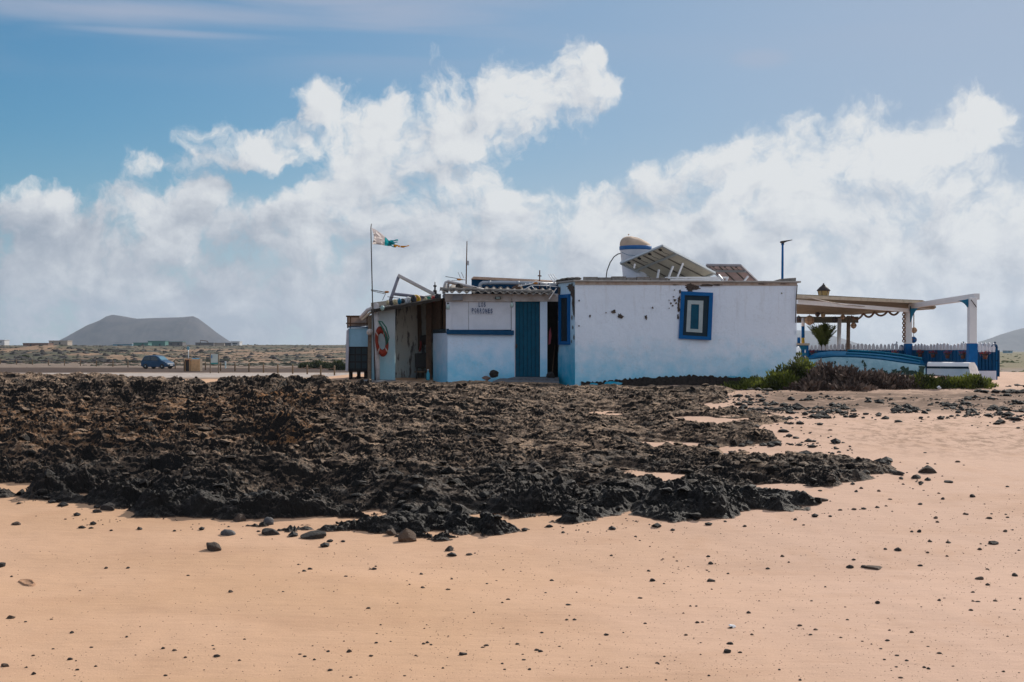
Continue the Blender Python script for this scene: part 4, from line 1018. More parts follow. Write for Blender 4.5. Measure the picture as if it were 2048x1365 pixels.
# dark stove with bits on it
stove = thing('stove', 'dark iron stove on legs against the peeling porch wall', 'stove', P(845, 760, 38.6))
mb = MB(); mb.slab([P(830, 736, 38.4), P(860, 736, 38.4), P(858, 706, 38.4), P(829, 707, 38.4)], (0, .4, 0)); mb.build('body', BLACK, stove, bevel=.02)
mb = MB()
for px in (833, 857):
    MB().front(px - 1.5, 736, px + 1.5, 768, 38.42, .04).build('leg', BLACK, stove); MB().front(px - 1.5, 736, px + 1.5, 768, 38.75, .04).build('leg', BLACK, stove)
MB().front(829, 742, 860, 746, 38.45, .35).build('shelf', WOOD, stove)
MB().slab([P(840, 690, 38.7), P(853, 690, 38.7), P(853, 670, 38.7), P(840, 672, 38.7)], (0, .03, 0)).build('backplate', IRON, stove)
tag(MB().tube([P(839, 704, 38.5), P(842, 690, 38.5), P(841, 682, 38.5)], .03, 8).build('red_brush', mat('red_bristle', (.22, .035, .03), (.15, .03, .03), rough=.9), base=P(840, 704, 38.5)), 'red handled brush standing on the dark porch stove', 'brush')
bt = thing('gas_bottle', 'cyan bottle standing on the ground by the porch stove', 'bottle', P(856, 758, 37.4))
MB().lathe([(0, 0), (.045, 0), (.05, .04), (.05, .17), (.02, .23), (.02, .26), (0, .26)], P(856, 761, 37.5), 14).build('body', FADEDCYAN, bt)
MB().lathe([(.022, .26), (.022, .29), (0, .29)], P(856, 761, 37.5), 10).build('cap', WHITE2, bt)
# frame and coloured floats on the porch roof
fr = thing('pipe_frame', 'tall leaning frame of white pipes on the porch roof', 'pipe frame', P(800, 600, 38.0))
mb = MB(); mb.tube([P(779, 606, 38.0), P(784, 592, 38.0), P(797.5, 553, 38.0)], .05, 10, .042); mb.tube([P(784, 588, 38.2), P(812, 591, 38.2), P(850, 595, 38.2)], .042, 10); mb.build('pipe', mat('grey_pipe_dull', (.26, .26, .32), (.2, .2, .25), rough=.6), fr)
mb = MB(); mb.bar(P(796, 551, 38.0), P(869, 589, 38.0), .10, .085); mb.build('beam', WPIPE, fr)
mb = MB(); mb.bar(P(799, 555.5, 37.9), P(866, 591, 37.9), .04, .025); mb.build('slat', BEIGE, fr)
antenna('thin aerial with orange clamp beside the flagpole', [(742, 580), (760, 583), (774, 586)], [((765, 601), (772, 586)), ((742, 582), (770, 588)), ((775, 594), (800, 597))], IRON, .008, (773.5, 584.5), 37.5)
tag(MB().lathe([(0, 0), (.05, 0), (.05, .1), (.022, .12), (.022, .2), (.045, .2), (.045, .24), (.015, .25), (.012, .33), (0, .33)], P(870, 589, 38.0), 12).build('roof_finial', IRON, base=P(870, 589, 38.0)), 'small dark finial standing on the roof ridge of the porch', 'finial')
FLO = [(775, 604, 5, YEL2, 'cream'), (783, 605, 4.5, BUOYD, 'black'), (790, 603, 6, YEL2, 'cream'), (799, 602, 6, TEAL2, 'bright blue'), (805, 601, 5, BUOYD, 'black'), (816, 600.5, 8, LILAC, 'pale grey'), (827, 598, 9, BUOYD, 'black'), (831.5, 598, 9.5, YELLOW, 'yellow'), (835, 598.5, 9, REDF, 'red and yellow'), (851, 599.5, 6, YEL2, 'cream'), (858, 598, 6, GREENF, 'green'), (867, 597, 6.5, REDF, 'red'), (875, 594, 7.5, BUOYD, 'black'), (890, 591, 5, LILAC, 'white')]
nth = {}
for i, (px, py, r, m_, cn) in enumerate(FLO):
    D = 37.1 + .04 * (i % 3); rr = r * S(D)
    q = MB(); q.torus(P(px, py + 1.5, D), rr * .78, rr * .26, Matrix.Rotation(math.radians(90), 3, 'X') @ Matrix.Rotation(math.radians(55 * ((i % 3) - 1)), 3, 'Y') , 24, 8)
    q.lathe([(0, -.02), (rr * .6, -.02), (rr * .6, .02), (0, .02)], P(px, py + 1.5, D), 16, Matrix.Rotation(math.radians(90), 3, 'X'))
    where = ['at the flagpole end of the row', 'second from the flagpole', 'third from the flagpole', 'next to the black ones', 'behind the bright blue one', 'midway along the row', 'against the yellow one', 'leaning on the red one', 'leaning on the yellow one', 'under the long beam', 'under the foot of the long beam', 'beside the small finial', 'next to the bar roof', 'at the corner of the bar roof'][i]
    tag(q.build('fishing_float', m_, base=P(px, py + r, D)), f'{cn} round float on the porch roof, {where}', 'float', 'coloured floats along the porch roof')

# ------------------------------------------------------------------ stores at the end of the porch
DK = 38.0
kio = thing('storage_box', 'pale blue storage hutch with a dark crate front and a rail tray on top', 'storage hutch', P(715, 758, DK))
mb = MB(); mb.slab([P(697, 694, DK), P(736, 694, DK), P(736, 656, DK), P(697, 657, DK)], (0, 1.4, 0)); mb.build('upper_box', mat('dusty_blue_paint', (.30, .52, .68), (.25, .45, .59), rough=.7), kio, bevel=.01)
mb = MB(); mb.slab([P(698, 744, DK + .06), P(734, 744, DK + .06), P(734, 694, DK + .06), P(698, 694, DK + .06)], (0, 1.2, 0)); mb.build('crate_back', mat('smoky_crate', (.03, .05, .062), (.02, .034, .045), rough=.6), kio)
mb = MB()
for i in range(4): mb.front(697.5 + i * 12, 694, 700 + i * 12, 742, DK + .05, .05)
for j in range(4): mb.front(698, 694 + j * 14.5, 735, 696.5 + j * 14.5, DK + .045, .05)
mb.build('crate_grid', BLACK, kio)
mb = MB()
for px in (698, 714, 728): mb.front(px, 742, px + 5, 765, DK + .1, .3)
mb.front(697, 741, 736, 744, DK, 1.2); mb.build('stand', DARK, kio)
mb = MB(); mb.slab([P(691, 742, DK - .06), P(696, 742, DK - .06), P(697.5, 700, DK - .06), P(697, 658, DK - .06), P(693, 662, DK - .06), P(691.5, 705, DK - .06)], (0, .25, 0)); mb.build('side_sheet', mat('grey_white_sheet', (.48, .48, .55), (.40, .40, .46), rough=.8), kio)
mb = MB()
for y0, y1 in ((631.5, 634.5), (646, 648.5)): mb.front(692, y0, 736, y1, DK - .02, .05); mb.slab([P(692, y1, DK), P(692, y1, DK + 1.0), P(692, y0, DK + 1.0), P(692, y0, DK)], (.04, 0, 0)); mb.front(694, y0 + 1.5, 736, y1 + 1.5, DK + 1.0, .05)
for px in (694, 700, 733): mb.front(px, 632, px + 2, 657, DK, .04)
tr = mb.build('tray_rails', BROWN, kio)
mb = MB(); mb.slab([P(694, 656, DK + .04), P(736, 652, DK + .04), P(736, 636, DK + .04), P(694, 635, DK + .04)], (0, .02, 0)); mb.build('tray_cloth', see_light(mat('pale_mesh_cloth', (.50, .42, .38), (.38, .30, .26), rough=.9, scale=3), .55), kio)
mb = MB(); mb.front(697, 653.5, 736, 656, DK - .05, .05); mb.build('blue_rail', BLUE, kio)
stone('loose_stone', 'brown stone lying under the pale blue storage hutch', 'stone', 715, 757, 7, 4, DK + .2, 33, mat('brown_stone', (.20, .10, .06), (.12, .065, .045), rough=.9))
# things by the doorstep
stone('loose_stone', 'dark angular stone leaning on the counter wall beside the teal door', 'stone', 988, 748, 10, 8, 36.65, 14, ROOFSTONE, rough=.2)
stone('loose_stone', 'pinkish stone lying at the end of the doorstep', 'stone', 974, 757, 10, 5, 36.3, 15, mat('pink_stone', (.18, .12, .105), (.10, .07, .065), rough=.95, bump=.6))
stone('loose_stone', 'dark stone heap at the foot of the white door jamb', 'stone', 1102, 751, 13, 9, 36.8, 16, ROOFSTONE)
tag(MB().slab([P(1097, 690, 37.2), P(1101, 688, 37.2), P(1103, 672, 37.2), P(1101, 655, 37.2), P(1098, 664, 37.2)], (0, .05, 0)).build('hanging_cloth', PINK, base=P(1099, 690, 37.2)), 'dull pink cloth hanging in the dark gap beside the door', 'cloth')
tag(MB().tube([P(1104, 750, 37.0), P(1108, 710, 37.3), P(1110, 690, 37.5)], .012, 6).build('broom_stick', BROWN, base=P(1104, 750, 37.0)), 'reddish stick leaning in the dark gap beside the door', 'stick')
# ------------------------------------------------------------------ rooftop of the house
DT = 39.0
tank = thing('water_tank', 'white water tank with a blue band and a bulging beige canvas cover', 'water tank', (xx(1271, DT), DT, ZTOP + .07))
cx_, r0, r1 = xx(1271, DT), 24 * S(DT), 31.5 * S(DT)
zb_, zt_ = ZTOP + .07, zz(501, DT)
MB().lathe([(r0, 0), (r0, .05), (r1 * .97, zt_ - zb_ - .02), (r1, zt_ - zb_)], (cx_, DT, zb_), 32).build('barrel', WHITE, tank)
MB().lathe([(r1 * 1.005, zt_ - zb_), (r1 * 1.03, zt_ - zb_ + .02), (r1 * 1.03, zt_ - zb_ + .10), (r1, zt_ - zb_ + .11)], (cx_, DT, zb_), 32).build('band', mat('tank_blue', (.02, .13, .36), (.015, .10, .28), rough=.5), tank)
mb = MB(); n = 32; m2 = 10; vs = []; fs = []
for i in range(m2 + 1):
    t = i / m2 * math.pi / 2
    for j in range(n):
        a = 2 * math.pi * j / n; rr = r1 * 1.0 * math.cos(t) ** .8
        x = rr * math.cos(a); y = rr * math.sin(a)
        hgt = (.155 + .17 * (.5 - .5 * x / r1)) * math.sin(t) * (1 + .04 * math.sin(5 * a))
        vs.append((cx_ + x - .04 * math.sin(t), DT + y, zt_ + .105 + hgt * 1.05))
for i in range(m2):
    for j in range(n): fs.append((i * n + j, i * n + (j + 1) % n, (i + 1) * n + (j + 1) % n, (i + 1) * n + j))
mb.add(vs, fs, True); cover = mb.build('cover', CANV, tank)
MB().ball((cx_ - .19, DT, zt_ + .43), .022, 8).build('knot', CANV, cover)
mb = MB(); pts = [P(1241, 507.5, DT - .3), P(1236, 508.5, DT - .3), P(1228, 514, DT - .3), P(1220, 526, DT - .3), P(1214, 542, DT - .3), P(1211, 566, DT - .3)]
mb.tube(pts, .014, 8); mb.build('hose', BLACK, tank)
mb = MB(); mb.tube([P(1243, 505, DT - .44), P(1256, 510.5, DT - .47), P(1272, 512, DT - .47), P(1288, 509, DT - .46), P(1301, 502, DT - .40)], .006, 6); mb.build('tie_rope', TEAL2, tank)

RAILB = mat('rail_dark_brown', (.16, .145, .125), (.11, .10, .09), rough=.6)  # the rails' own dark brown
def panel(name, label, L, T, R, back_m, frame_m, nbar, posts):
    L, T, R = Vector(L), Vector(T), Vector(R); B = L + R - T
    nrm = (T - L).cross(R - T).normalized()
    if nrm.z < 0: nrm = -nrm          # face up / away from the viewer
    t = thing(name, label, 'solar panel', ((B.x + R.x) / 2, (B.y + R.y) / 2, ZTOP + .07))
    MB().slab([L, T, R, B], nrm * .02).build('backsheet', back_m, t)
    MB().slab([L + nrm * .021, T + nrm * .021, R + nrm * .021, B + nrm * .021], nrm * .012).build('cells', CELLS, t)
    mb = MB()
    for a, b in ((L, T), (T, R), (R, B), (B, L)): mb.bar(a - nrm * .012, b - nrm * .012, .05, .055, nrm)
    mb.build('frame', frame_m, t)
    mb = MB()
    for i in range(1, nbar + 1):
        u = i / (nbar + 1); mb.bar(L + (T - L) * u - nrm * .016, B + (R - B) * u - nrm * .016, .032, .014, nrm)
    mb.build('rails', RAILB, t)
    mb = MB()
    for i in range(nbar + 1):
        u = (i + .5) / (nbar + 1); a = L + (T - L) * u + (R - T) * .04; b = L + (T - L) * u + (R - T) * .22
        mb.bar(a - nrm * .015, a + (b - a) * .22 - nrm * .015, .06, .03, nrm); mb.tube([a - nrm * .02, (a + b) / 2 - nrm * .05, b - nrm * .02], .006, 6)
    mb.build('junction_boxes', BLACK, t)
    mb = MB(); mb.bar(L + (R - T) * .26 - nrm * .04, T + (R - T) * .26 - nrm * .04, .05, .045, nrm); mb.build('cross_rail', ALU, t)
    for a, b in posts:
        MB().bar(a, b, .045).build('strut', WHITE2, t)
    return t
panel('solar_collector', 'large tilted solar panel seen from its pale grey underside beside the water tank', P(1241, 526, 38.25), P(1324.5, 491.5, 37.55), P(1430, 546, 38.8), PANELB, ALU, 3,
      [(P(1366, 527, 37.95), P(1353, 559, 37.9)), (P(1346, 533, 38.0), P(1336, 558, 37.9)), (P(1318, 540, 38.1), P(1314, 562, 38.0)), (P(1330, 556, 37.8), P(1457, 555.5, 37.8)), (P(1340, 560.5, 37.5), P(1440, 559, 37.5)), (P(1270, 528, 37.9), P(1268, 537, 37.9)), (P(1437, 550, 37.8), P(1447, 562, 37.7))])
panel('solar_collector', 'smaller pinkish solar panel tilted at the far side of the house roof', P(1413, 530, 40.2), P(1481, 530.8, 40.2), P(1522, 570, 40.9), PANELP, mat('dull_frame', (.33, .30, .33), (.26, .24, .26), rough=.5), 2,
      [(P(1496, 553, 40.2), P(1486, 566, 40.1)), (P(1455, 556, 40.2), P(1451, 566, 40.1))])
lamp = thing('solar_lamp', 'slim blue lamp post with a flat solar light head on the house roof', 'lamp post', P(1565, 560, 38.5))
MB().tube([P(1564.5, 572, 38.5), P(1565, 520, 38.5), P(1565.2, 488, 38.5)], .034, 10, .028).build('pole', BRIGHT, lamp)
mb = MB(); mb.slab([P(1562, 485.5, 38.45), P(1568, 486.5, 38.45), P(1574, 483.5, 38.45), P(1585, 480.5, 38.45), P(1584.5, 479.7, 38.45), P(1570, 481.5, 38.45), P(1562, 482.8, 38.45)], (0, .16, 0)); mb.build('light_head', IRON, lamp)
MB().tube([P(1565.2, 490, 38.53), P(1565.5, 484, 38.53)], .045, 8, .03).build('bracket', IRON, lamp)

# ------------------------------------------------------------------ terrace: pergola
perg = thing('pergola', 'white and blue timber pergola with a beige sheet roof beside the house', 'pergola', (xx(1818, 45), 45, 1.4))
zP = 3.50
ZR = 3.60
mb = MB(); mb.slab([P(1593, 592.5, 38.5), P(1668, 595.5, 40.4), P(1795, 602, 43.7), P(1845, 604, 44.7), P(1872, 616, 45.2), P(1868, 619, 45.8), P(1705, 630.5, 46.0), P(1593, 628.5, 46.0)], (0, 0, .05))
mb.build('roof_sheet', mat('roof_boards', (.27, .235, .175), (.17, .148, .11), rough=.8, scale=4), perg)
mb = MB(); mb.bar(P(1592, 593.5, 38.45), P(1846, 605, 44.65), .06, .085); mb.build('eave_strip', BEIGE, perg)
mb = MB(); mb.bar(P(1593, 604, 38.85), P(1824, 622, 44.93), .10, .115); mb.build('front_beam', WHITE2, perg)
mb = MB(); mb.bar(P(1593, 640, 45.9), P(1716, 640, 45.9), .10, .20); mb.build('rear_beam', mat('olive_board', (.18, .165, .12), (.12, .11, .08), rough=.85), perg)
mb = MB(); mb.bar(P(1821, 613, 45.05), P(1953.5, 593.5, 35.95), .14, .15); mb.build('side_beam', WHITE2, perg)
def pillar(px0, px1, ytop, ysplit, ybot, D, wd):
    x0, x1 = xx(px0, D), xx(px1, D); xm = (x0 + x1) / 2
    mb = MB(); mb.box((xm, D + wd / 2, (zz(ysplit, D) + zz(ytop, D)) / 2), (x1 - x0, wd, zz(ytop, D) - zz(ysplit, D))); mb.build('pillar', WHITE2, perg, bevel=.01)
    mb = MB(); mb.box((xm, D + wd / 2, (zz(ysplit, D) + .9) / 2), (x1 - x0 + .03, wd + .03, zz(ysplit, D) - .9)); mb.build('pillar_base', BRIGHT, perg, bevel=.01)
pillar(1811.5, 1824, 619, 688, 740, 45.0, .2)
pillar(1939, 1954, 595.5, 687.5, 757, 35.9, .2)
def bracket(a, b, c, D, mtl=TEAL2):
    """curved corner brace between post point a and beam point b, corner c"""
    pts = []
    for i in range(9):
        t = i / 8; A2, B2, C2 = Vector((*a, 0)), Vector((*b, 0)), Vector((*c, 0)); M2 = (A2 + B2) / 2 * .45 + C2 * .55
        q = (1 - t) ** 2 * A2 + 2 * (1 - t) * t * M2 + t ** 2 * B2
        pts.append(P(q.x, q.y, D))
    pts.append(P(*c, D)); MB().slab(pts, (0, .09, 0)).build('brace', mtl, perg)
bracket((1821.5, 645), (1846, 611), (1821, 613), 44.6)
bracket((1939.5, 623), (1917, 602), (1939.8, 598), 36.0)
mb = MB(); mb.tube([P(1942, 600, 35.85), P(1953, 615, 35.85)], .012, 6); mb.build('wire_stay', IRON, perg)
mb = MB(); mb.tube([P(1610, 594, 37.5), P(1640, 601, 38.6), P(1680, 609, 40.5), P(1740, 615, 42.5), P(1822, 619, 44.8), P(1860, 617, 44.2)], .012, 6); mb.build('cable', TAPE, perg)
for px0, px1, y0, ys, y2, cols in ((1603, 1609, 636, 653, 676, (WHITE2, BRIGHT, YELLOW)),):
    D = 45.6; 
    for (ya, yb, m_) in ((y0, ys, cols[0]), (ys, y2, cols[1]), (y2, 688, cols[2]), (688, 730, cols[1])):
        mb = MB(); mb.tube([P(1606, yb, D), P(1606, ya, D)], .052, 12); mb.build('post', m_, perg)
MB().tube([P(1676.5, 730, 45.5), P(1679, 637, 45.5)], .065, 12).build('post', WHITE2, perg)
MB().tube([P(1695.5, 730, 45.0), P(1697, 632, 45.0)], .06, 12).build('post', WOOD, perg)
# lantern on the pergola roof
lt = thing('lantern', 'old street lantern with a black cap and amber glass on the pergola roof', 'lantern', P(1647, 596, 40.5))
DL = 40.5; cL = P(1647, 594, DL)
pxm = S(DL)
MB().lathe([(8.5 * pxm, -3 * pxm), (11.5 * pxm, 11.5 * pxm), (0, 11.6 * pxm)], cL, 6, smooth=False).build('glass', LANT, lt)
mb = MB(); mb.lathe([(13.5 * pxm, 11.5 * pxm), (13.8 * pxm, 12.8 * pxm), (7 * pxm, 20 * pxm), (3.4 * pxm, 22.5 * pxm), (3.4 * pxm, 24 * pxm), (1.2 * pxm, 24.5 * pxm), (1.6 * pxm, 26.5 * pxm), (0, 27.5 * pxm)], cL, 12); mb.build('cap', IRON, lt)
mb = MB()
for i in range(6):
    a = math.pi / 3 * i; mb.tube([cL + Vector((8.6 * pxm * math.cos(a), 8.6 * pxm * math.sin(a), -3 * pxm)), cL + Vector((11.6 * pxm * math.cos(a), 11.6 * pxm * math.sin(a), 11.5 * pxm))], .008, 6)
mb.build('bars', IRON, lt)
# hanging floats
for px, py, r, m_, lab, D in ((1597.5, 638, 5.5, BUOYD, 'dark hanging float next to the house wall under the pergola', 44), (1619, 641, 9.5, BUOYB, 'large brown netted float hanging beside the striped post', 44.5), (1635, 629, 5, BUOYD, 'dark float hanging high under the pergola behind the palm', 45), (1646, 631, 4.5, YEL2, 'cream float hanging high under the pergola above the palm', 45), (1670, 640, 6, BUOYD, 'dark float hanging between the palm and the white post', 45.2),
    (1685.5, 634.5, 5, BUOYB, 'beige float hanging between the white post and the wooden post', 45), (1707, 651.5, 6, BUOYB, 'beige float hanging low beside the wooden post', 44.8), (1828, 661, 6, BUOYB, 'beige float hanging behind the white and blue corner pillar', 46), (1827, 680, 6.5, BRIGHT, 'blue float hanging below the beige one behind the corner pillar', 46)):
    t = thing('hanging_float', lab, 'float', P(px, py, D), 'floats hung round the pergola')
    rr = r * S(D); MB().ball(P(px, py, D), rr, 18).build('ball', m_, t)
    mb = MB(); mb.tube([P(px, py, D) + Vector((0, 0, rr)), P(px, min(py - r - 2, 632 if px < 1800 else 622), D)], .008, 6)
    for a in range(3):
        mb.torus(P(px, py, D), rr * 1.01, .006, Matrix.Rotation(math.radians(90), 3, 'X') @ Matrix.Rotation(math.radians(60 * a), 3, 'Y') if a else Matrix.Rotation(0, 3, 'X'), 20, 4)
    mb.build('net_cord', ROPE, t)
# rope garland and hanging chain
gar = MB(); sw = [(1702, 632, 45.0), (1727, 627, 45.0), (1749, 624, 45.0), (1776, 621.5, 45.0), (1799, 621, 45.0)]
for (x0, y0, d0), (x1, y1, d1) in zip(sw[:-1], sw[1:]):
    pts = []
    for i in range(13):
        t = i / 12; pts.append(P(x0 + (x1 - x0) * t, y0 + (y1 - y0) * t + 9.0 * (1 - (2 * t - 1) ** 2), d0))
    gar.tube(pts, .028, 8)
    for i in range(1, 12): gar.ball(pts[i], .040, 8, (1, 1, .8))
tag(gar.build('rope_garland', ROPE, base=P(1750, 630, 45)), 'thick rope garland draped in four swags under the pergola beam', 'garland')
ch = MB()
for i in range(14): ch.torus(P(1807.5, 625 + i * 4.4, 45), .040, .018, Matrix.Rotation(math.radians(90), 3, 'X') if i % 2 else Matrix.Rotation(math.radians(90), 3, 'Y'), 14, 6)
tag(ch.build('float_chain', ROPE, base=P(1807, 685, 45)), 'knotted rope chain hanging beside the white and blue corner pillar', 'rope chain')

# ------------------------------------------------------------------ picket fence
def fence(label, p0, p1, n, ztips, zmid, zbot, tipm, bodym, base_h, base_m, flowers=(), rails=True):
    p0, p1 = Vector(p0), Vector(p1); d = p1 - p0; u = d.normalized(); nn = Vector((u.y, -u.x, 0))
    t = thing('picket_fence', label, 'fence', (p0.x, p0.y, zbot))
    w = d.length / n * .80; r_ = random.Random(int(p0.x * 100))
    for i in range(n):
        c = p0 + d * ((i + .5) / n); hz_ = ztips + r_.uniform(-.035, .035); a = c - u * w / 2; b = c + u * w / 2; h3 = hz_ - .088
        q = [(a.x, a.y, zbot), (b.x, b.y, zbot), (b.x, b.y, zmid), (a.x, a.y, zmid)]
        pm = MB().slab(q, nn * -.022).build('picket', bodym, t)
        q = [(a.x, a.y, zmid + .001), (b.x, b.y, zmid + .001), (b.x, b.y, h3), (b.x - u.x * w * .22, b.y - u.y * w * .22, hz_ - .022), (c.x, c.y, hz_), (a.x + u.x * w * .22, a.y + u.y * w * .22, hz_ - .022), (a.x, a.y, h3)]
        MB().slab(q, nn * -.022).build('tip', tipm, pm)
    mb = MB(); mb.bar(p0 + nn * -.045 + Vector((0, 0, zmid - .12)), p1 + nn * -.045 + Vector((0, 0, zmid - .12)), .04, .30)
    mb.bar(p0 + nn * -.045 + Vector((0, 0, zbot + .32)), p1 + nn * -.045 + Vector((0, 0, zbot + .32)), .04, .52); mb.build('backing_rails', bodym, t)
    if base_h:
        q = [p0 + nn * .05, p1 + nn * .05, p1 - nn * .12, p0 - nn * .12]
        MB().prism([(v.x, v.y) for v in q], zbot - .5, zbot + base_h).build('base_wall', base_m, t)
    return t, p0, p1, nn
NAVY = mat('navy_fence_paint', (.002, .085, .23), (.002, .058, .16), spec=.08, rough=.6, scale=12, amt=.8)
NAVYD = mat('dark_navy_paint', (.003, .055, .15), (.002, .038, .10), spec=.08, rough=.6, scale=12)
PTIP = mat('pale_tip_paint', (.60, .64, .72), (.52, .56, .63), rough=.6)
FP = [P(1612, 700, 45.2), P(1820, 700, 45.2), P(1990, 700, 37.6)]
for v in FP: v.z = 0
fz = zz(687.5, 43.5)
fence('white tipped blue picket fence behind the upturned blue boat', FP[0], FP[1], 27, zz(688.5, 45.2), zz(701, 45.2), 1.25, PTIP, NAVY, 0, None)
Q1 = FP[1] + (FP[1] - FP[2]).normalized() * -.10
fence('white tipped blue picket fence between the two pergola pillars', Q1, FP[2], 24, zz(687.5, 42.0), zz(700.5, 42.0), 1.25, PTIP, NAVY, 0, None)
e0, e1 = P(1956, 700, 37.0), P(1991, 700, 37.0); e0.z = e1.z = 0
fence('short end panel of blue picket fence on a white kerb behind the tall pillar', e0, e1, 5, zz(691, 37.0), zz(704.5, 37.0), 1.40, PTIP, NAVYD, .19, WHITE)
g0, g1 = P(1800, 700, 48.5), P(1995, 700, 41.0); g0.z = g1.z = 0
fence('dark blue picket fence at the back of the terrace', g0, g1, 26, 2.30, 2.1, 1.25, NAVYD, NAVYD, 0, None)
# potted red flowers on the fence
def leaf_cloud(mb, c, rad, n, size, seed, up=.4):
    r_ = random.Random(seed)
    for _ in range(n):
        while True:
            q = Vector((r_.uniform(-1, 1), r_.uniform(-1, 1), r_.uniform(-1, 1)))
            if q.length <= 1: break
        p = Vector(c) + Vector((q.x * rad[0], q.y * rad[1], q.z * rad[2]))
        d = Vector((r_.gauss(0, 1), r_.gauss(0, 1), r_.gauss(up, 1))).normalized(); s_ = Vector((r_.gauss(0, 1), r_.gauss(0, 1), r_.gauss(0, 1))); s_ = (s_ - d * s_.dot(d)).normalized()
        L = size * r_.uniform(.6, 1.4); w = L * .35
        mb.add([p, p + d * L * .5 + s_ * w * .5, p + d * L, p + d * L * .5 - s_ * w * .5], [(0, 1, 2, 3)])
    return mb
REDL = mat('red_flowers', (.30, .03, .03), (.18, .02, .03), rough=.8); GRL = mat('pot_leaves', (.05, .09, .03), (.03, .055, .02), rough=.8)
fl_spots = [(1626, 703, 44.9, 'near the house'), (1790, 704, 44.9, 'short of the corner pillar'), (1840, 703, 43.9, 'just past the corner pillar'), (1866, 704, 42.6, 'second past the corner pillar'), (1895, 705.5, 41.2, 'third past the corner pillar'), (1926, 706, 39.8, 'just short of the tall pillar'), (1970, 706, 36.75, 'on the end panel past the tall pillar')]
for i, (px, py, D, w) in enumerate(fl_spots):
    t = thing('flower_pot', f'small red flower pot on the blue fence, {w}', 'flower pot', P(px, py + 6, D - .1), 'flower pots hung along the fence')
    MB().lathe([(0, -.10), (.05, -.10), (.07, .0), (0, .0)], P(px, py + 5, D - .12), 12).build('pot', RUSTY, t)
    leaf_cloud(MB(), P(px, py + 1, D - .12), (.13, .07, .055), 70, .05, i + 5).build('flowers', REDL, t)
    leaf_cloud(MB(), P(px, py + 3, D - .12), (.12, .07, .045), 40, .05, i + 55).build('leaves', GRL, t)
# wooden birds on fence posts
def bird(px, py, D, label, s_=1.0):
    t = thing('wooden_bird', label, 'bird figure', P(px, py + 6, D))
    c = P(px, py, D); k2 = s_ * S(D)
    mb = MB(); mb.ball(c, 3.6 * k2, 12, (1.25, .8, .9)); mb.tube([c + Vector((1.5 * k2, 0, 2 * k2)), c + Vector((1.8 * k2, 0, 5 * k2)), c + Vector((1.6 * k2, 0, 6.5 * k2))], 1.3 * k2, 8, 1.0 * k2); mb.ball(c + Vector((1.6 * k2, 0, 6.6 * k2)), 1.7 * k2, 10); mb.tube([c + Vector((-3 * k2, 0, 0)), c + Vector((-6.5 * k2, 0, -1.5 * k2))], 1.5 * k2, 6, .6 * k2); mb.build('body', NAVYD, t)
    MB().tube([c + Vector((2.6 * k2, 0, 6.4 * k2)), c + Vector((5.2 * k2, 0, 5.6 * k2))], .7 * k2, 6, .15 * k2).build('beak', WOOD, t)
    MB().tube([c + Vector((0, 0, -2.5 * k2)), c + Vector((0, 0, -9 * k2))], .8 * k2, 6).build('peg', NAVYD, t)
bird(1988, 692, 37.1, 'small dark wooden bird on the last fence post past the tall pillar')
bird(1925, 690, 41.8, 'small dark wooden bird on the back fence beside the tall pillar', .8)
bird(1792, 690, 48.0, 'small dark wooden bird on the back fence beside the white corner pillar', .8)
# little table stuff by the house corner
crate = thing('serving_table', 'teal painted serving table at the house corner behind the pergola posts', 'table', P(1607, 740, 43.5))
MB().front(1594, 687, 1619, 691, 43.5, .5).build('table_top', BEIGE, crate)
mb = MB(); mb.front(1596, 691, 1617, 700, 43.6, .4); mb.front(1596, 706, 1617, 712, 43.6, .4); mb.build('apron', TEAL2, crate)
mb = MB()
for px in (1597, 1615):
    MB().front(px - 1.5, 691, px + 1.5, 745, 43.58, .06).build('leg', BRIGHT, crate); MB().front(px - 1.5, 691, px + 1.5, 745, 43.95, .06).build('leg', BRIGHT, crate)
tag(MB().lathe([(0, 0), (.08, 0), (.09, .06), (.085, .32), (.05, .42), (.02, .46), (0, .46)], P(1596, 728, 37.5), 18).build('plastic_drum', WHITE2, base=P(1596, 728, 37.5)), 'white plastic drum standing at the far corner of the house', 'drum')
tag(MB().lathe([(0, 0), (.045, 0), (.05, .1), (.04, .18), (0, .18)], P(1597.5, 687, 43.6), 12).build('blue_jug', BRIGHT, base=P(1597.5, 687, 43.6)), 'small blue jug standing on the teal serving table', 'jug')

# ------------------------------------------------------------------ young palm on the terrace
palm = thing('palm', 'young feathery palm growing on the terrace behind the picket fence', 'palm', P(1646, 735, 45.3))
MB().tube([P(1646, 740, 45.3), P(1646, 712, 45.3), P(1646.5, 692, 45.3)], .11, 10, .075).build('trunk', BROWN, palm)
mb = MB(); r_ = random.Random(21); root = P(1646.5, 694, 45.3)
for i in range(60):
    a = r_.uniform(0, 2 * math.pi); lean = r_.uniform(.04, .55); L = r_.uniform(.6, .98); k2 = math.cos(a) 
    d = Vector((math.sin(lean) * math.cos(a), math.sin(lean) * math.sin(a), math.cos(lean)))
    pts = []
    for j in range(9):
        t = j / 8; pts.append(root + d * L * t + Vector((d.x * .12, d.y * .12, -.16)) * t * t * L)
    mb.tube(pts, .010, 5, .003)
    for j in range(1, 9):
        for m2 in range(2):
            p = pts[j - 1] + (pts[j] - pts[j - 1]) * (m2 * .5); dd = (pts[j] - pts[j - 1]).normalized()
            sd_ = dd.cross(Vector((r_.uniform(-.3, .3), r_.uniform(-.3, .3), 1))).normalized()
            for sg in (-1, 1):
                l2 = .19 * (1 - .55 * j / 9) + .03; e = p + (sd_ * sg * .7 + dd * .75).normalized() * l2; w2 = dd * .030
                mb.add([p - w2, p + w2, e], [(0, 1, 2)])
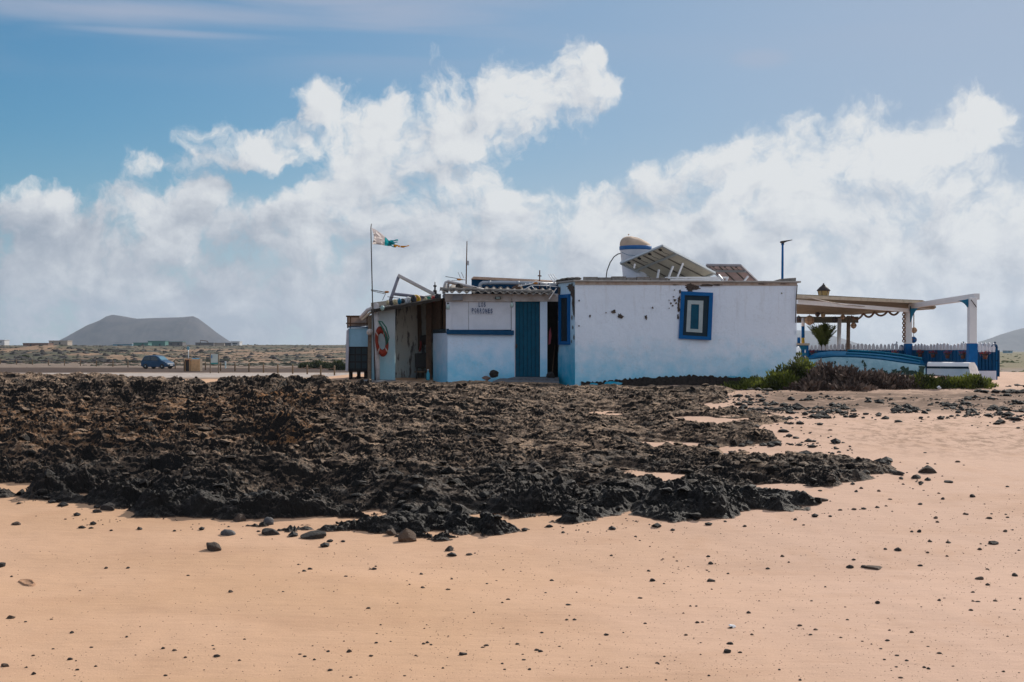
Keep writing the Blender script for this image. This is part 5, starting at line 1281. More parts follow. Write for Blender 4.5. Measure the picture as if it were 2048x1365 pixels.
mb.build('fronds', see_light(mat('palm_green', (.11, .15, .035), (.06, .09, .022), rough=.6, scale=9), .3), palm)

# ------------------------------------------------------------------ upturned boats
def boat_blue():
    """rowing boat lying keel up: teal bottom, pale peeling sides"""
    t = thing('rowing_boat', 'long upturned rowing boat with a teal bottom and peeling pale sides', 'boat', P(1740, 742, 36.6))
    n = 26; D = 36.5
    sheer = lambda s: np.interp(s, [0, .06, .2, .4, .6, .8, 1], [730, 738, 742, 745, 748, 750, 753])       # gunwale resting on the ground
    chine = lambda s: np.interp(s, [0, .06, .2, .4, .6, .8, 1], [719, 717, 713.5, 715, 719.5, 726, 731.5])
    keel = lambda s: np.interp(s, [0, .06, .2, .4, .6, .8, 1], [716, 708, 704.5, 705, 708, 713, 721])
    xs = lambda s: 1624 + (1855 - 1624) * s
    half = lambda s: .60 * math.sin(math.pi * (0.08 + .80 * min(1, s * 1.0)) ** 1.0) ** .7 + .02
    vs = []; W_ = 13
    for i in range(n + 1):
        s_ = i / n; px = xs(s_); hf = max(.04, half(s_)) if s_ > 0 else .03
        zs, zc_, zk = zz(sheer(s_), D), zz(chine(s_), D - .1), zz(keel(s_), D + .5)
        yc = D + .5; X = xx(px, D)
        ring_ = [(-hf, zs), (-hf * 1.0, zs + (zc_ - zs) * .5), (-hf * .93, zc_ - .012), (-hf * .86, zc_ + .02), (-hf * .55, zc_ + (zk - zc_) * .62), (-hf * .12, zk), (0, zk + .02)]
        full = ring_ + [(-y, z) for y, z in ring_[-2::-1]]
        for y, z in full: vs.append((X + (.0), yc + y, z))
    fs_side = []; fs_bot = []
    for i in range(n):
        for j in range(W_ - 1):
            f = (i * W_ + j, (i + 1) * W_ + j, (i + 1) * W_ + j + 1, i * W_ + j + 1)
            (fs_side if j < 2 or j >= W_ - 3 else fs_bot).append(f)
    a = MB(); a.add(vs, fs_side, True); e = n * W_; a.add([vs[e + j] for j in range(W_)], [tuple(range(W_))])
    hull = a.build('topsides', mat('peeling_boat_paint', (.30, .48, .58), (.18, .36, .46), rough=.7, spec=.15, scale=5), t)
    b = MB(); b.add(vs, fs_bot, True); bot = b.build('bottom', mat('boat_bottom_teal', (.002, .075, .17), (.002, .05, .12), spec=.02, rough=.95, scale=5), t)
    g = MB()
    for i in range(n + 1): pass
    g.tube([Vector(vs[i * W_ + 3]) + Vector((0, -.012, -.012)) for i in range(n + 1)], .022, 6); g.build('rub_rail', mat('dark_teal_rail', (.006, .075, .15), (.005, .05, .11), rough=.95, spec=.03), t)
    k2 = MB(); k2.tube([Vector(vs[i * W_ + 6]) + Vector((0, 0, .02)) for i in range(9, n + 1)], .03, 6); k2.tube([Vector(vs[i * W_ + 4]) + Vector((0, 0, .012)) for i in range(8, n)], .014, 6); k2.build('keel', mat('pale_teal_rail', (.010, .13, .21), (.008, .09, .16), rough=.95, spec=.03), t)
    # peeled and stained marks
    pm = MB(); r2 = random.Random(5)
    for s_, rx, rz, up in ((.20, .03, .04, .55), (.45, .05, .07, .5), (.43, .03, .04, .75), (.62, .10, .05, .15), (.71, .16, .07, .2), (.80, .12, .11, .35), (.84, .2, .08, .25), (.91, .16, .07, .2), (.965, .09, .15, .6), (.95, .05, .16, .5), (.52, .06, .03, .3), (.35, .025, .03, .4), (.3, .02, .03, .62)):
        i = min(n - 1, int(s_ * n)); y0 = vs[i * W_][1] - .004; X = xx(xs(s_), D); zl = zz(sheer(s_), D); zh = zz(chine(s_), D - .1); zc2 = zl + (zh - zl) * up
        pts = []
        for q in range(14):
            a2 = 2 * math.pi * q / 14; kk = r2.uniform(.4, 1.4); pts.append((X + rx * kk * math.cos(a2), y0 - .004, min(zh - .03, zc2 + rz * kk * math.sin(a2))))
        pm.slab(pts, (0, -.003 - .0008 * r2.random(), 0))
    pm.build('paint_loss', mat('boat_stain', (.035, .075, .06), (.02, .045, .04), rough=.9), hull)
    return t
boat_blue()
def dinghy():
    t = thing('dinghy', 'small boxy white dinghy lying upside down beside the tall pillar', 'boat', P(1900, 752, 35.2))
    D = 35.1; dpt = .62
    bl, br = P(1858, 747, D), P(1941, 753.5, D); tl, tr = P(1860, 736, D), P(1935.5, 736.5, D)
    kl, kr = P(1858, 733, D), P(1935, 733, D)
    # long side with a dark stripe, bottom (now on top) rounded to the bow, raked transom
    n = 14; vs = []; W_ = 8
    cxd, cyd = xx(1900, D), D + dpt / 2; ph = math.radians(-38)
    def turn(v):   # the near long side swings so that the sunlit transom faces the beach
        x, y = (v[0] - cxd) * 1.12, v[1] - cyd
        return (cxd + .10 + x * math.cos(ph) - y * math.sin(ph), cyd - .25 + x * math.sin(ph) + y * math.cos(ph), v[2])
    for i in range(n + 1):
        s_ = i / n; px = 1856 + (1935 - 1856) * s_
        X0 = xx(px, D); bow = .55 + .45 * min(1, s_ * 3); flare = (1941 - 1935) * S(D) * s_
        zb2 = zz(749 + 6.5 * s_, D); zt2 = zz(733, D); za2 = zz(724.5 + .5 * s_, D + .3)
        hw = dpt / 2 * bow; yc = D + dpt / 2
        ringp = [(flare, -hw, zb2), (flare * .35, -hw * .97, zt2 - .07), (0, -hw * .95, zt2), (0, -hw * .80, za2 - .015), (0, -hw * .4, za2), (0, hw * .4, za2), (0, hw * .9, zt2), (flare, hw, zb2)]
        for x, y, z in ringp: vs.append(turn((X0 + x, yc + y, z)))
    a = MB(); fs = []; top = []
    for i in range(n):
        for j in range(W_ - 1):
            f = (i * W_ + j, (i + 1) * W_ + j, (i + 1) * W_ + j + 1, i * W_ + j + 1); (top if 2 <= j <= 5 else fs).append(f)
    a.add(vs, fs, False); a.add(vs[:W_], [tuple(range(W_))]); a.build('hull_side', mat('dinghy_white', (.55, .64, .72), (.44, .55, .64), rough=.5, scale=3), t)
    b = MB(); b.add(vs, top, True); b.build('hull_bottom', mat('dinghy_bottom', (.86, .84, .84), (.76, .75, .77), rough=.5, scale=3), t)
    e = n * W_; c = MB(); c.add(vs[e:e + W_], [tuple(range(W_))]); c.build('transom', mat('transom_paint', (.82, .78, .76), (.62, .57, .54), rough=.6, scale=6), t)
    m2 = MB()
    for i in range(n):
        q = [Vector(vs[(i + d_) * W_ + 1]) * (1 - u_) + Vector(vs[(i + d_) * W_ + 2]) * u_ for d_, u_ in ((0, .2), (1, .2), (1, .95), (0, .95))]
        nn2 = (q[1] - q[0]).cross(q[3] - q[0]).normalized(); nn2 = nn2 if nn2.y < 0 else -nn2
        m2.add([v + nn2 * .006 for v in q], [(0, 1, 2, 3)])
    m2.build('stripe', DSLATE, t)
    m3 = MB(); m3.bar(Vector(vs[e]) + Vector((.02, 0, -.0)), Vector(vs[e + W_ - 1]) + Vector((.02, 0, 0)), .05, .03); m3.build('gunwale', WHITE2, t)
dinghy()

# ------------------------------------------------------------------ shrubs
def bush(name, label, cat, spots, n, size, mats, seed, twigs=0, up=.9, group=None):
    """spots: (px, py_base, D, rx, ry, rz) mounds in metres"""
    b = spots[0]; t = thing(name, label, cat, P(b[0], b[1], b[2]), group)
    r_ = np.random.default_rng(seed); V = []; Fc = []; mi = []
    for (px, py, D, rx, ry, rz) in spots:
        c = P(px, py, D); gzv = c.z
        k2 = int(n * rx * rz / sum(q[3] * q[5] for q in spots))
        u = r_.normal(size=(k2, 3)); u /= np.linalg.norm(u, axis=1)[:, None]; u[:, 2] = np.abs(u[:, 2])
        rad = r_.random(k2) ** .35
        lump = 1 + .48 * fbm(u[:, 0] * 2.2 + seed, u[:, 2] * 2.2 + u[:, 1] * 1.5, 3, seed)
        p = np.stack([c.x + u[:, 0] * rx * rad * lump, c.y + u[:, 1] * ry * rad * lump, gzv - .04 + u[:, 2] * rz * rad * lump], 1)
        d = u * .8 + r_.normal(size=(k2, 3)) * .55 + np.array([0, 0, up]); d /= np.linalg.norm(d, axis=1)[:, None]
        s_ = np.cross(d, r_.normal(size=(k2, 3))); s_ /= np.linalg.norm(s_, axis=1)[:, None]
        L = size * (.5 + r_.random(k2))[:, None]; w = L * .16
        base = len(V) and sum(len(v) for v in V)
        quad = np.stack([p - s_ * w * .4, p + d * L * .55 + s_ * w, p + d * L, p + d * L * .55 - s_ * w], 1).reshape(-1, 3)
        V.append(quad); Fc.append(np.arange(k2 * 4).reshape(-1, 4) + base); mi.append((gnoise(p[:, 0] * 3.1, p[:, 2] * 3.1 + p[:, 1], seed) + r_.normal(size=k2) * .25 > .1).astype(int))
    V = np.concatenate(V); Fc = np.concatenate(Fc); mi = np.concatenate(mi)
    me = np_mesh(name, V, Fc, False); o = link_mesh('foliage', me, list(mats), t); me.polygons.foreach_set('material_index', mi.astype(np.int32))
    mb = MB(); rr_ = random.Random(seed)
    for (px, py, D, rx, ry, rz) in spots:
        c = P(px, py, D)
        for i in range(twigs):
            a = rr_.uniform(0, 6.28); q = Vector((math.cos(a) * rx * rr_.random() * .8, math.sin(a) * ry * rr_.random() * .8, rz * rr_.uniform(.5, 1.0)))
            mb.tube([c + Vector((q.x * .2, q.y * .2, -.1)), c + q * .6, c + q], .010, 5, .004)
    mb.build('stems', BROWN, t)
    return t
G1 = see_light(mat('shrub_leaf', (.17, .19, .034), (.115, .14, .028), rough=.7, scale=4, bump=0), .4); G2 = see_light(mat('shrub_leaf_dark', (.065, .080, .022), (.04, .052, .017), rough=.7, scale=4, bump=0), .35)
D1 = mat('dry_twig', (.12, .082, .066), (.07, .05, .042), rough=.95, scale=4, bump=0); D2 = mat('dry_twig_pale', (.25, .18, .14), (.16, .115, .092), rough=.95, scale=4, bump=0)
bush('shrub', 'green shrub growing against the house corner', 'shrub', [(1598, 785, 34.6, .42, .5, .82), (1565, 787, 34.4, .55, .5, .60), (1510, 787, 34.4, .6, .5, .36), (1468, 786, 34.5, .5, .45, .24), (1615, 780, 34.8, .28, .4, .66)], 19000, .085, (G1, G2), 3, 14)
bush('dry_shrub', 'dry brown tangle of dead shrub in front of the upturned boat', 'shrub', [(1650, 786, 34.3, .65, .6, .66), (1700, 788, 34.0, .8, .6, .56), (1760, 788, 34.0, .8, .6, .48), (1620, 792, 33.6, .6, .5, .34), (1690, 794, 33.4, .8, .5, .30), (1815, 789, 34.0, .6, .5, .38)], 24000, .13, (D1, D2), 5, 30, .25)
bush('shrub', 'green shrub growing below the small white dinghy', 'shrub', [(1845, 788, 34.0, .5, .5, .44), (1895, 793, 33.8, .6, .5, .44), (1940, 791, 33.9, .5, .5, .47), (1968, 786, 34.2, .25, .4, .32)], 20000, .085, (G1, G2), 7, 12)
for px, py, r, lab in ((1878, 775, 4.5, 'crumpled white plastic scrap caught in the shrub below the dinghy'), (1889, 787, 4, 'round white plastic scrap lying lower in the shrub')):
    stone('plastic_scrap', lab, 'litter', px, py, r, r * .8, 33.35, int(px), WHITE2)
bush('shrub', 'small bright green shrub on the crest of the lava near the car park', 'shrub', [(168, 759, 38.0, .22, .2, .14), (178, 759, 38.2, .18, .2, .11)], 1500, .06, (mat('fresh_leaf', (.12, .16, .035), (.09, .12, .03), rough=.7, bump=0), G1), 11, 4)
G3 = mat('far_leaf', (.055, .070, .026), (.035, .048, .02), rough=.8, scale=.6, bump=0)
def far_bush(label, spots, n, seed): return bush('shrub', label, 'shrub', spots, n, .35, (G3, G2), seed, 0)
def gy(px, py): x, y = hit(px, py); return y
for lab, px, py, w, h, sd_ in (('round green bush beside the pale blue storage hutch', 676, 741, 16, 15, 1), ('wider green bush on the far side of the post row', 640, 738, 28, 12, 2), ('low green bush at the edge of the car park', 615, 737, 16, 8, 3), ('dark round bush beyond the posts on the car park edge', 48, 721, 11, 9, 4), ('low dark bush beyond the posts', 105, 721, 16, 5, 6), ('low dark bush next to a second one beyond the posts', 92, 721, 9, 5, 7)):
    D = gy(px, py); m2 = S(D); far_bush(lab, [(px, py, D, w * m2, w * m2 * .8, h * m2)], 1400, sd_ + 40)

# ------------------------------------------------------------------ car park: posts, car, bins, sign, bollard
post_px = [(-32, 728), (1, 728.5), (33, 729.5), (65, 730), (97, 730.8), (129, 731.6), (161, 732.4), (193, 733.4), (226, 734.2), (256, 735.2), (287, 736.3), (318.5, 737.2), (350.5, 739), (411, 740.5), (441, 742), (470, 743.2), (498, 744.3), (527, 745.8), (555.5, 746.8), (585.5, 748), (614.5, 749), (641.5, 750.3), (669, 751.2)]
POSTM = mat('post_wood', (.26, .18, .11), (.18, .12, .075), rough=.9, scale=5)
def post_mesh():
    mb = MB(); mb.lathe([(.075, -.2), (.075, .80), (.062, .86), (.0, .875)], (0, 0, 0), 10); return mb
pts_w = []
proto = None
for i, (px, py) in enumerate(post_px):
    x, y = hit(px, py); z = gz(x, y)
    if proto is None:
        proto = thing('wooden_post', 'short round wooden post in the row along the car park', 'post', (x, y, z), 'wooden posts along the car park')
        mb = MB(); mb.lathe([(.075, -.2), (.075, .80), (.062, .86), (.0, .875)], (x, y, z), 10); pb = mb.build('shaft', POSTM, proto); o = proto
    else:
        o = proto.copy(); C.objects.link(o); o.location = (x, y, z)
        cpy = pb.copy(); C.objects.link(cpy); cpy.parent = o
    pts_w.append(Vector((x, y, z + .62)))
rp = MB(); 
for a, b in zip(pts_w[:-1], pts_w[1:]):
    rp.tube([a, (a + b) / 2 + Vector((0, 0, -.10)), b], .022, 5)
tag(rp.build('rope_barrier', ROPE, base=pts_w[0]), 'sagging rope strung through the row of wooden posts', 'rope')

def car(px, py, lenpx, label):
    x, y = hit(px, py); z = gz(x, y); L = 3.95; yaw = math.radians(-24)
    t = thing('car', label, 'car', (x, y, z))
    R_m = Matrix.Rotation(yaw, 3, 'Z'); o0 = Vector((x, y, z))
    def T(v): return o0 + R_m @ Vector(v)
    prof = [(-1.93, .32), (-1.97, .62), (-1.93, .92), (-1.80, 1.12), (-1.62, 1.46), (-1.35, 1.555), (-.6, 1.60), (.15, 1.565), (.42, 1.46), (1.02, 1.03), (1.55, .86), (1.86, .70), (1.95, .52), (1.93, .30), (1.7, .22), (-1.7, .22)]
    def section(yv, inset, taper):
        out_ = []
        for px_, pz in prof:
            k2 = max(0, (pz - .95) / .65); out_.append((px_ * (1 - .02 * inset), yv * (1 - taper * k2), pz))
        return out_
    secs = [[(p[0] * .97, s_ * .80 * (1 - .24 * max(0, (p[1] - .95) / .65)), p[1]) for p in prof] for s_ in (-1, 1)]
    mid = [[(p[0], s_ * .62 * (1 - .2 * max(0, (p[1] - .95) / .65)), p[1] + (.015 if p[1] > 1.4 else 0)) for p in prof] for s_ in (-1, 1)]
    rings = [secs[0], mid[0], mid[1], secs[1]]; n = len(prof)
    mb = MB(); vs = [T(v) for r in rings for v in r]; fs = []
    for i in range(3):
        for j in range(n): fs.append((i * n + j, i * n + (j + 1) % n, (i + 1) * n + (j + 1) % n, (i + 1) * n + j))
    fs.append(tuple(range(n))); fs.append(tuple(range(3 * n, 4 * n)))
    mb.add(vs, fs, False)
    body = mb.build('body', mat('blue_car_paint', (.002, .048, .12), (.002, .048, .12), rough=.4, spec=.35, bump=0), t, bevel=.05)
    GL = mat('car_glass', (.02, .035, .045), (.02, .035, .045), rough=.08, spec=.7, bump=0)
    def sidey(zv, o_=.006): return .80 * (1 - .24 * max(0, (zv - .95) / .65)) + o_
    for sg in (-1, 1):
        for q in ([(-1.62, 1.02), (-.55, 1.0), (-.55, 1.50), (-1.1, 1.50), (-1.48, 1.42)], [(-.47, 1.0), (.72, .99), (.30, 1.38), (.05, 1.48), (-.47, 1.50)]):
            pts = [T((a, sg * sidey(b), b)) for a, b in q]; MB().slab(pts, R_m @ Vector((0, sg * .01, 0))).build('side_window', GL, t)
        for wx in (-1.22, 1.22):
            c = T((wx, sg * .74, .30)); ax = R_m @ Matrix.Rotation(math.radians(90), 3, 'X')
            w = MB().lathe([(.17, -.10), (.30, -.10), (.315, -.05), (.315, .05), (.30, .10), (.17, .10)], c, 22, ax).build('wheel', BLACK, t)
            MB().lathe([(0, -.105), (.175, -.095), (.175, .095), (0, .105)], c, 16, ax).build('rim', ALU, w)
        hl = [T((1.62, sg * .74, .80)), T((1.90, sg * .56, .66)), T((1.92, sg * .60, .58)), T((1.66, sg * .78, .68))]; MB().slab(hl, R_m @ Vector((.02, sg * .03, .02))).build('headlight', mat('lamp_glass', (.6, .62, .65), (.5, .52, .55), rough=.15, bump=0), t)
        MB().ball(T((.62, sg * .90, 1.03)), .09, 8, (.8, 1, .7)).build('mirror', body.data.materials[0], t)
    q = [T((.47, -.58, 1.43)), T((1.00, -.66, 1.05)), T((1.00, .66, 1.05)), T((.47, .58, 1.43))]; MB().slab(q, (R_m @ Vector((.55, 0, .8))) * .03).build('windscreen', mat('screen_glass', (.10, .22, .30), (.08, .18, .25), rough=.08, spec=.7, bump=0), t)
    q = [T((1.93, -.5, .40)), T((1.95, .5, .40)), T((1.95, .5, .30)), T((1.93, -.5, .30))]; MB().slab(q, R_m @ Vector((.03, 0, 0))).build('grille', BLACK, t)
    MB().slab([T((1.97, -.26, .50)), T((1.97, .26, .50)), T((1.97, .26, .39)), T((1.97, -.26, .39))], R_m @ Vector((.02, 0, 0))).build('number_plate', WHITE2, t)
car(316, 738, 57, 'small blue hatchback parked on the sandy car park')

def bins():
    x, y = hit(385, 743); z = gz(x, y); m2 = S(y); W_ = 33 * m2; t = thing('bin_enclosure', 'timber slatted bin enclosure holding bins with blue lids', 'bin enclosure', (x, y, z))
    H = 25 * m2; mb = MB(); wd = mat('pine_slats', (.72, .43, .22), (.55, .32, .16), rough=.85, scale=3)
    k2 = 17
    for i in range(k2):
        a = -W_ / 2 + W_ * i / k2; yb = -.35 if i >= 8 else .15
        mb.box((x + a + W_ / k2 / 2, y + yb, z + H * (.50 if i > 3 else .50)), (W_ / k2 * .86, .03, H * (.96 - .0 * (i % 2))))
    mb.build('slats', wd, t)
    mb = MB(); mb.box((x, y + .8, z + H * .5), (W_, .04, H)); 
    for s_ in (-1, 1): mb.box((x + s_ * (W_ / 2 - .02), y + .25, z + H / 2), (.04, 1.1, H))
    mb.build('frame', WOOD, t)
    for i, (cx2, c) in enumerate(((-.33, RUSTY), (0.02, TEAL2), (.23, TEAL2))):
        b_ = thing('wheelie_bin', ['dull red lidded bin standing in the timber enclosure', 'blue lidded bin in the middle of the timber enclosure', 'blue lidded bin at the open end of the timber enclosure'][i], 'bin', (x + cx2 * W_, y + .35, z), 'bins in the timber enclosure')
        MB().box((x + cx2 * W_, y + .35, z + H * .44), (W_ * .20, .5, H * .86)).build('body', IRON, b_, bevel=.02)
        MB().slab([(x + cx2 * W_ - W_ * .12, y + .02, z + H * .90), (x + cx2 * W_ + W_ * .12, y + .02, z + H * .90), (x + cx2 * W_ + W_ * .12, y + .65, z + H * 1.04), (x + cx2 * W_ - W_ * .12, y + .65, z + H * 1.04)], (0, 0, -.12)).build('lid', c, b_)
bins()
def info_board():
    D = gy(429, 747); m2 = S(D); x = xx(429, D); z = gz(x, D)
    t = thing('info_board', 'pale map board between two brown posts beside the bins', 'notice board', (x, D, z))
    for px in (420.8, 437.2): MB().box((xx(px, D), D, z + 19 * m2), (2.0 * m2, .12, 40 * m2)).build('post', WOOD, t)
    b_ = MB().box((x, D - .02, z + 28.5 * m2), (15 * m2, .06, 20 * m2)).build('board', mat('map_board', (.42, .47, .46), (.34, .40, .40), rough=.5, scale=1.2, bump=0), t)
    MB().box((x, D - .07, z + 19.7 * m2), (14.6 * m2, .02, 2.6 * m2)).build('teal_band', mat('board_teal', (.03, .22, .22), (.03, .2, .2), rough=.5), b_)
    MB().box((x - 5 * m2, D - .07, z + 33 * m2), (1.6 * m2, .02, 6 * m2)).build('blue_mark', BRIGHT, b_)
    D2 = gy(377, 741); m3 = S(D2); x2 = xx(377, D2); z2 = gz(x2, D2)
    t = thing('road_sign', 'small blue square sign on a thin pole behind the bins', 'sign', (x2, D2, z2))
    MB().tube([(x2, D2, z2 - .2), (x2, D2, z2 + 48 * m3)], .04, 8).build('pole', ALU, t)
    MB().box((x2 - .02, D2 - .06, z2 + 44 * m3), (5 * m3, .04, 7 * m3)).build('plate', mat('sign_face', (.20, .38, .46), (.12, .3, .4), rough=.4), t)
    D3 = gy(451, 737); m4 = S(D3); x3 = xx(451, D3); z3 = gz(x3, D3)
    t = thing('bollard', 'pale blue and white square bollard beyond the map board', 'bollard', (x3, D3, z3))
    MB().box((x3, D3, z3 + 6 * m4), (2.2 * m4, .2, 13 * m4)).build('shaft', mat('pale_bollard', (.45, .58, .62), (.4, .52, .56)), t)
    MB().box((x3, D3, z3 + 13.2 * m4), (2.6 * m4, .24, 1.5 * m4)).build('cap', WHITE2, t)
info_board()
# cottages and sheds on the malpais skyline
def shed(name, label, px0, px1, y0, y1, D, wallm, roofm=None, wins=(), deep=8, extra=None):
    x0, x1 = xx(px0, D), xx(px1, D); z0, z1 = zz(y1 + 4, D), zz(y0, D)
    t = thing(name, label, 'building', ((x0 + x1) / 2, D, z0))
    MB().prism([(x0, D), (x1, D), (x1, D + deep), (x0, D + deep)], z0, z1).build('wall', wallm, t)
    MB().prism([(x0 - .2, D - .2), (x1 + .2, D - .2), (x1 + .2, D + deep + .2), (x0 - .2, D + deep + .2)], z1 + .002, z1 + .25).build('roof', roofm or wallm, t)
    for a, b, c, d in wins:
        MB().front(a, b, c, d, D - .02, .06).build('window', DSLATE, t)
    return t
FW = mat('far_white_wall', (.55, .55, .56), (.45, .45, .47), bump=0); FB = mat('far_red_wall', (.20, .10, .075), (.15, .08, .06), bump=0); FC = mat('far_cream_wall', (.40, .34, .29), (.32, .27, .23), bump=0)
FG = mat('far_green_wall', (.06, .19, .17), (.05, .15, .14), bump=0); FT = mat('far_blue_wall', (.16, .30, .40), (.12, .25, .34), bump=0); FGR = mat('far_grey_wall', (.14, .13, .14), (.10, .095, .10), bump=0)
shed('cottage', 'tiny white cottage at the edge of the skyline', -4, 9, 681, 688, 820, FW, None, [(1, 683, 3, 686)])
shed('farm_wall', 'long low reddish wall building on the skyline', 46, 96, 687.5, 693.5, 700, FB, None, [(60, 689, 63, 692)])
shed('farm_shed', 'long cream shed on the skyline before the volcano', 98, 135, 682.5, 692, 720, FC, None, [(104, 685, 107, 689), (118, 685, 121, 689)])
shed('farm_shed', 'low pale blue shed under the volcano', 226, 264, 688.5, 694, 760, FT, FW, [(235, 690, 238, 693)])
shed('greenhouse', 'dark green netted greenhouse under the volcano', 267, 296, 686.5, 693.5, 750, FG, None, [(284, 688, 287, 692)])
shed('greenhouse', 'taller green netted greenhouse next to grey sheds', 296, 330, 683, 692.5, 770, FG, None, [(318, 688, 321, 692)])
shed('farm_shed', 'dark grey flat sheds beside the green greenhouse', 330, 365, 684.5, 693, 780, FGR, FG, [(340, 687, 344, 690), (355, 687, 358, 690)])
cs = shed('farm_shed', 'grey flat roofed shed with a rooftop frame', 391, 427, 686.5, 693, 800, FGR, FGR, [(397, 689, 400, 692)])
mb = MB(); mb.tube([P(401, 687, 802), P(401, 681, 802), P(416, 683, 802), P(416, 687, 802)], .25, 6); mb.build('rooftop_frame', BROWN, cs)
shed('farm_shed', 'cream shed end beside the grey flat roofed shed', 428, 449, 687, 693.5, 805, FC)
shed('farm_shed', 'low dark shed leaning on the white cottage', 450, 462, 687, 693.5, 790, FGR)
shed('cottage', 'white cottage with a blue door on the skyline', 462, 479, 684, 694, 785, FW, None, [(465, 686.5, 475, 689), (466, 690, 473, 693.8)])
shed('barn', 'faint pale barn on the far plain beyond the fence', 2014, 2025, 702, 705.5, 900, FT, FW, [(2017, 703, 2019, 705)])
# ------------------------------------------------------------------ loose stones on the beach
BEACH = mat('beach_stone', (.050, .042, .036), (.018, .016, .016), rough=.85, scale=16, bump=.8)
BEACHG = mat('smooth_grey_stone', (.085, .085, .09), (.05, .05, .055), rough=.7, scale=9, bump=.3)
def vary(m_):
    N = NT(m_.node_tree); b = N.n['Principled BSDF']; src = b.inputs['Base Color'].links[0].from_socket
    r = N.new('ShaderNodeObjectInfo').outputs['Random']
    N.l.new(N.mix(N.smooth(r, .45, 1.0, 0, .75), src, (.12, .075, .05)), b.inputs['Base Color'])
vary(BEACH)
big = [
 (427, 1108, 21, 15, 'dark angular stone lying alone on the sand in front of the lava', BEACH), (813, 1090, 24, 26, 'tall dark pointed stone at the front edge of the lava', BEACH), (899, 1104, 12, 9, 'dark rounded stone on the sand in front of the pointed one', BEACH),
 (456, 1074, 16, 9, 'smooth grey pebble-like stone beside the lava edge', BEACHG), (477, 1046, 18, 14, 'round dark stone resting against the lava edge', BEACH), (537, 1052, 13, 13, 'round grey-brown stone perched beside the lava edge', BEACHG), (541, 1073, 24, 13, 'broad dark stone below the perched round one', BEACH),
 (626, 1079, 34, 12, 'long flat dark stone on the sand below the lava', BEACH), (660, 1085, 10, 4, 'small flat dark stone beside the long flat one', BEACH), (784, 1072, 17, 12, 'dark humped stone touching the lava edge', BEACH), (216, 1026, 20, 15, 'large dark round stone at the seaward lava edge', BEACH), (196, 1030, 12, 7, 'low dark stone beside the large round one', BEACH),
 (34, 1054, 14, 6, 'flat dark stone on the sand near a trail of footprints', BEACH), (163, 1061, 10, 5, 'small dark stone on open sand below the lava', BEACH), (279, 1061, 9, 5, 'small humped stone on open sand below the lava', BEACH), (1857, 950, 24, 12, 'large dark stone on the sand beyond the tip of the lava', BEACH), (1832, 960, 14, 7, 'dark stone just in front of the large one beyond the lava tip', BEACH),
 (1797, 953, 17, 8, 'dark stone almost joined to the tip of the lava', BEACH), (1640, 1005, 18, 7, 'flat dark stone on the sand below the lava tongue', BEACH), (1898, 967, 14, 5, 'low dark sliver of stone on the sand', BEACH), (1700, 1137, 9, 6, 'dark stone beside a long row of stones on the sand', BEACH), (1749, 1138, 24, 5, 'long low chain-like dark stone on the sand', BEACH), (1728, 1137, 8, 6, 'dark stone touching the long low one', BEACH),
 (1423, 1161, 11, 6, 'dark stone with a tapered tail of sand on the open beach', BEACH), (1987, 1088, 14, 6, 'dark flat stone on the pinkish sand', BEACH), (925, 1311, 10, 6, 'dark stone on bare sand near the water side of the beach', BEACH), (12, 1328, 10, 6, 'dark stone at the sand margin below the footprints', BEACH), (22, 1236, 11, 6, 'dark double stone on the sand below the footprint', BEACH), (2, 1140, 12, 10, 'dark clump of weed-covered stone beside the footprint', BEACH), (1958, 1161, 10, 6, 'dark stone on the pinkish sand below the flat one', BEACH)]
def drop_stone(px, py, rx, ry, lab, m_, seed, group=None, proto=None, rough=.26):
    x, y = hit(px, py - ry * .35); z = gz(x, y); s_ = S(y)
    if proto is None:
        o = stone('beach_stone', lab, 'stone', 0, 0, rx, ry, y, seed, m_, group, rough)
    else:
        o = proto.copy(); C.objects.link(o); k2 = rx * s_; o.scale = (k2 / proto_r, k2 / proto_r, ry * s_ / proto_r); o['label'] = lab
        if group: o['group'] = group
        o.rotation_euler = (0, 0, seed * 2.1)
    o.location = (x, y, z + ry * s_ * .22)
    return o
for i, (px, py, rx, ry, lab, m_) in enumerate(big):
    drop_stone(px, py, rx * .92, ry * .95, lab, m_, 50 + i, None, None, .12 if m_ is BEACHG else .34)
# pebbles: the 255 that show largest are objects, sharing six shapes
proto_r = .05
protos = []
for i in range(6):
    o = stone('pebble', 'small dark pebble on the open sand', 'pebble', 0, 0, .05 / S(10), .05 / S(10), 10, 400 + i, BEACH, 'dark pebbles scattered over the beach', .3, 2)
    protos.append(o)
rp_ = random.Random(99)
cand = []
for _ in range(2600):
    # scattered over the sand, denser towards the right-hand beach and near the rocks
    px = rp_.uniform(-40, 2090); py = 1365 - 395 * rp_.random() ** 1.15 * (1 if px > 1100 else .62)
    if px < 1150 and py < 1100: continue
    if px > 1150 and py < 1010 and px < 1700: continue
    w = .22 + .78 * max(0, min(1, (px - 500) / 1200)) + (.25 if py > 1250 else 0)
    if rp_.random() > w * (.25 + 1.1 * max(0.0, .5 + float(gnoise(np.array([px * .006]), np.array([py * .018]), 5)[0]))): continue
    cand.append((px, py, 1.0 + 5.5 * rp_.random() ** 7))
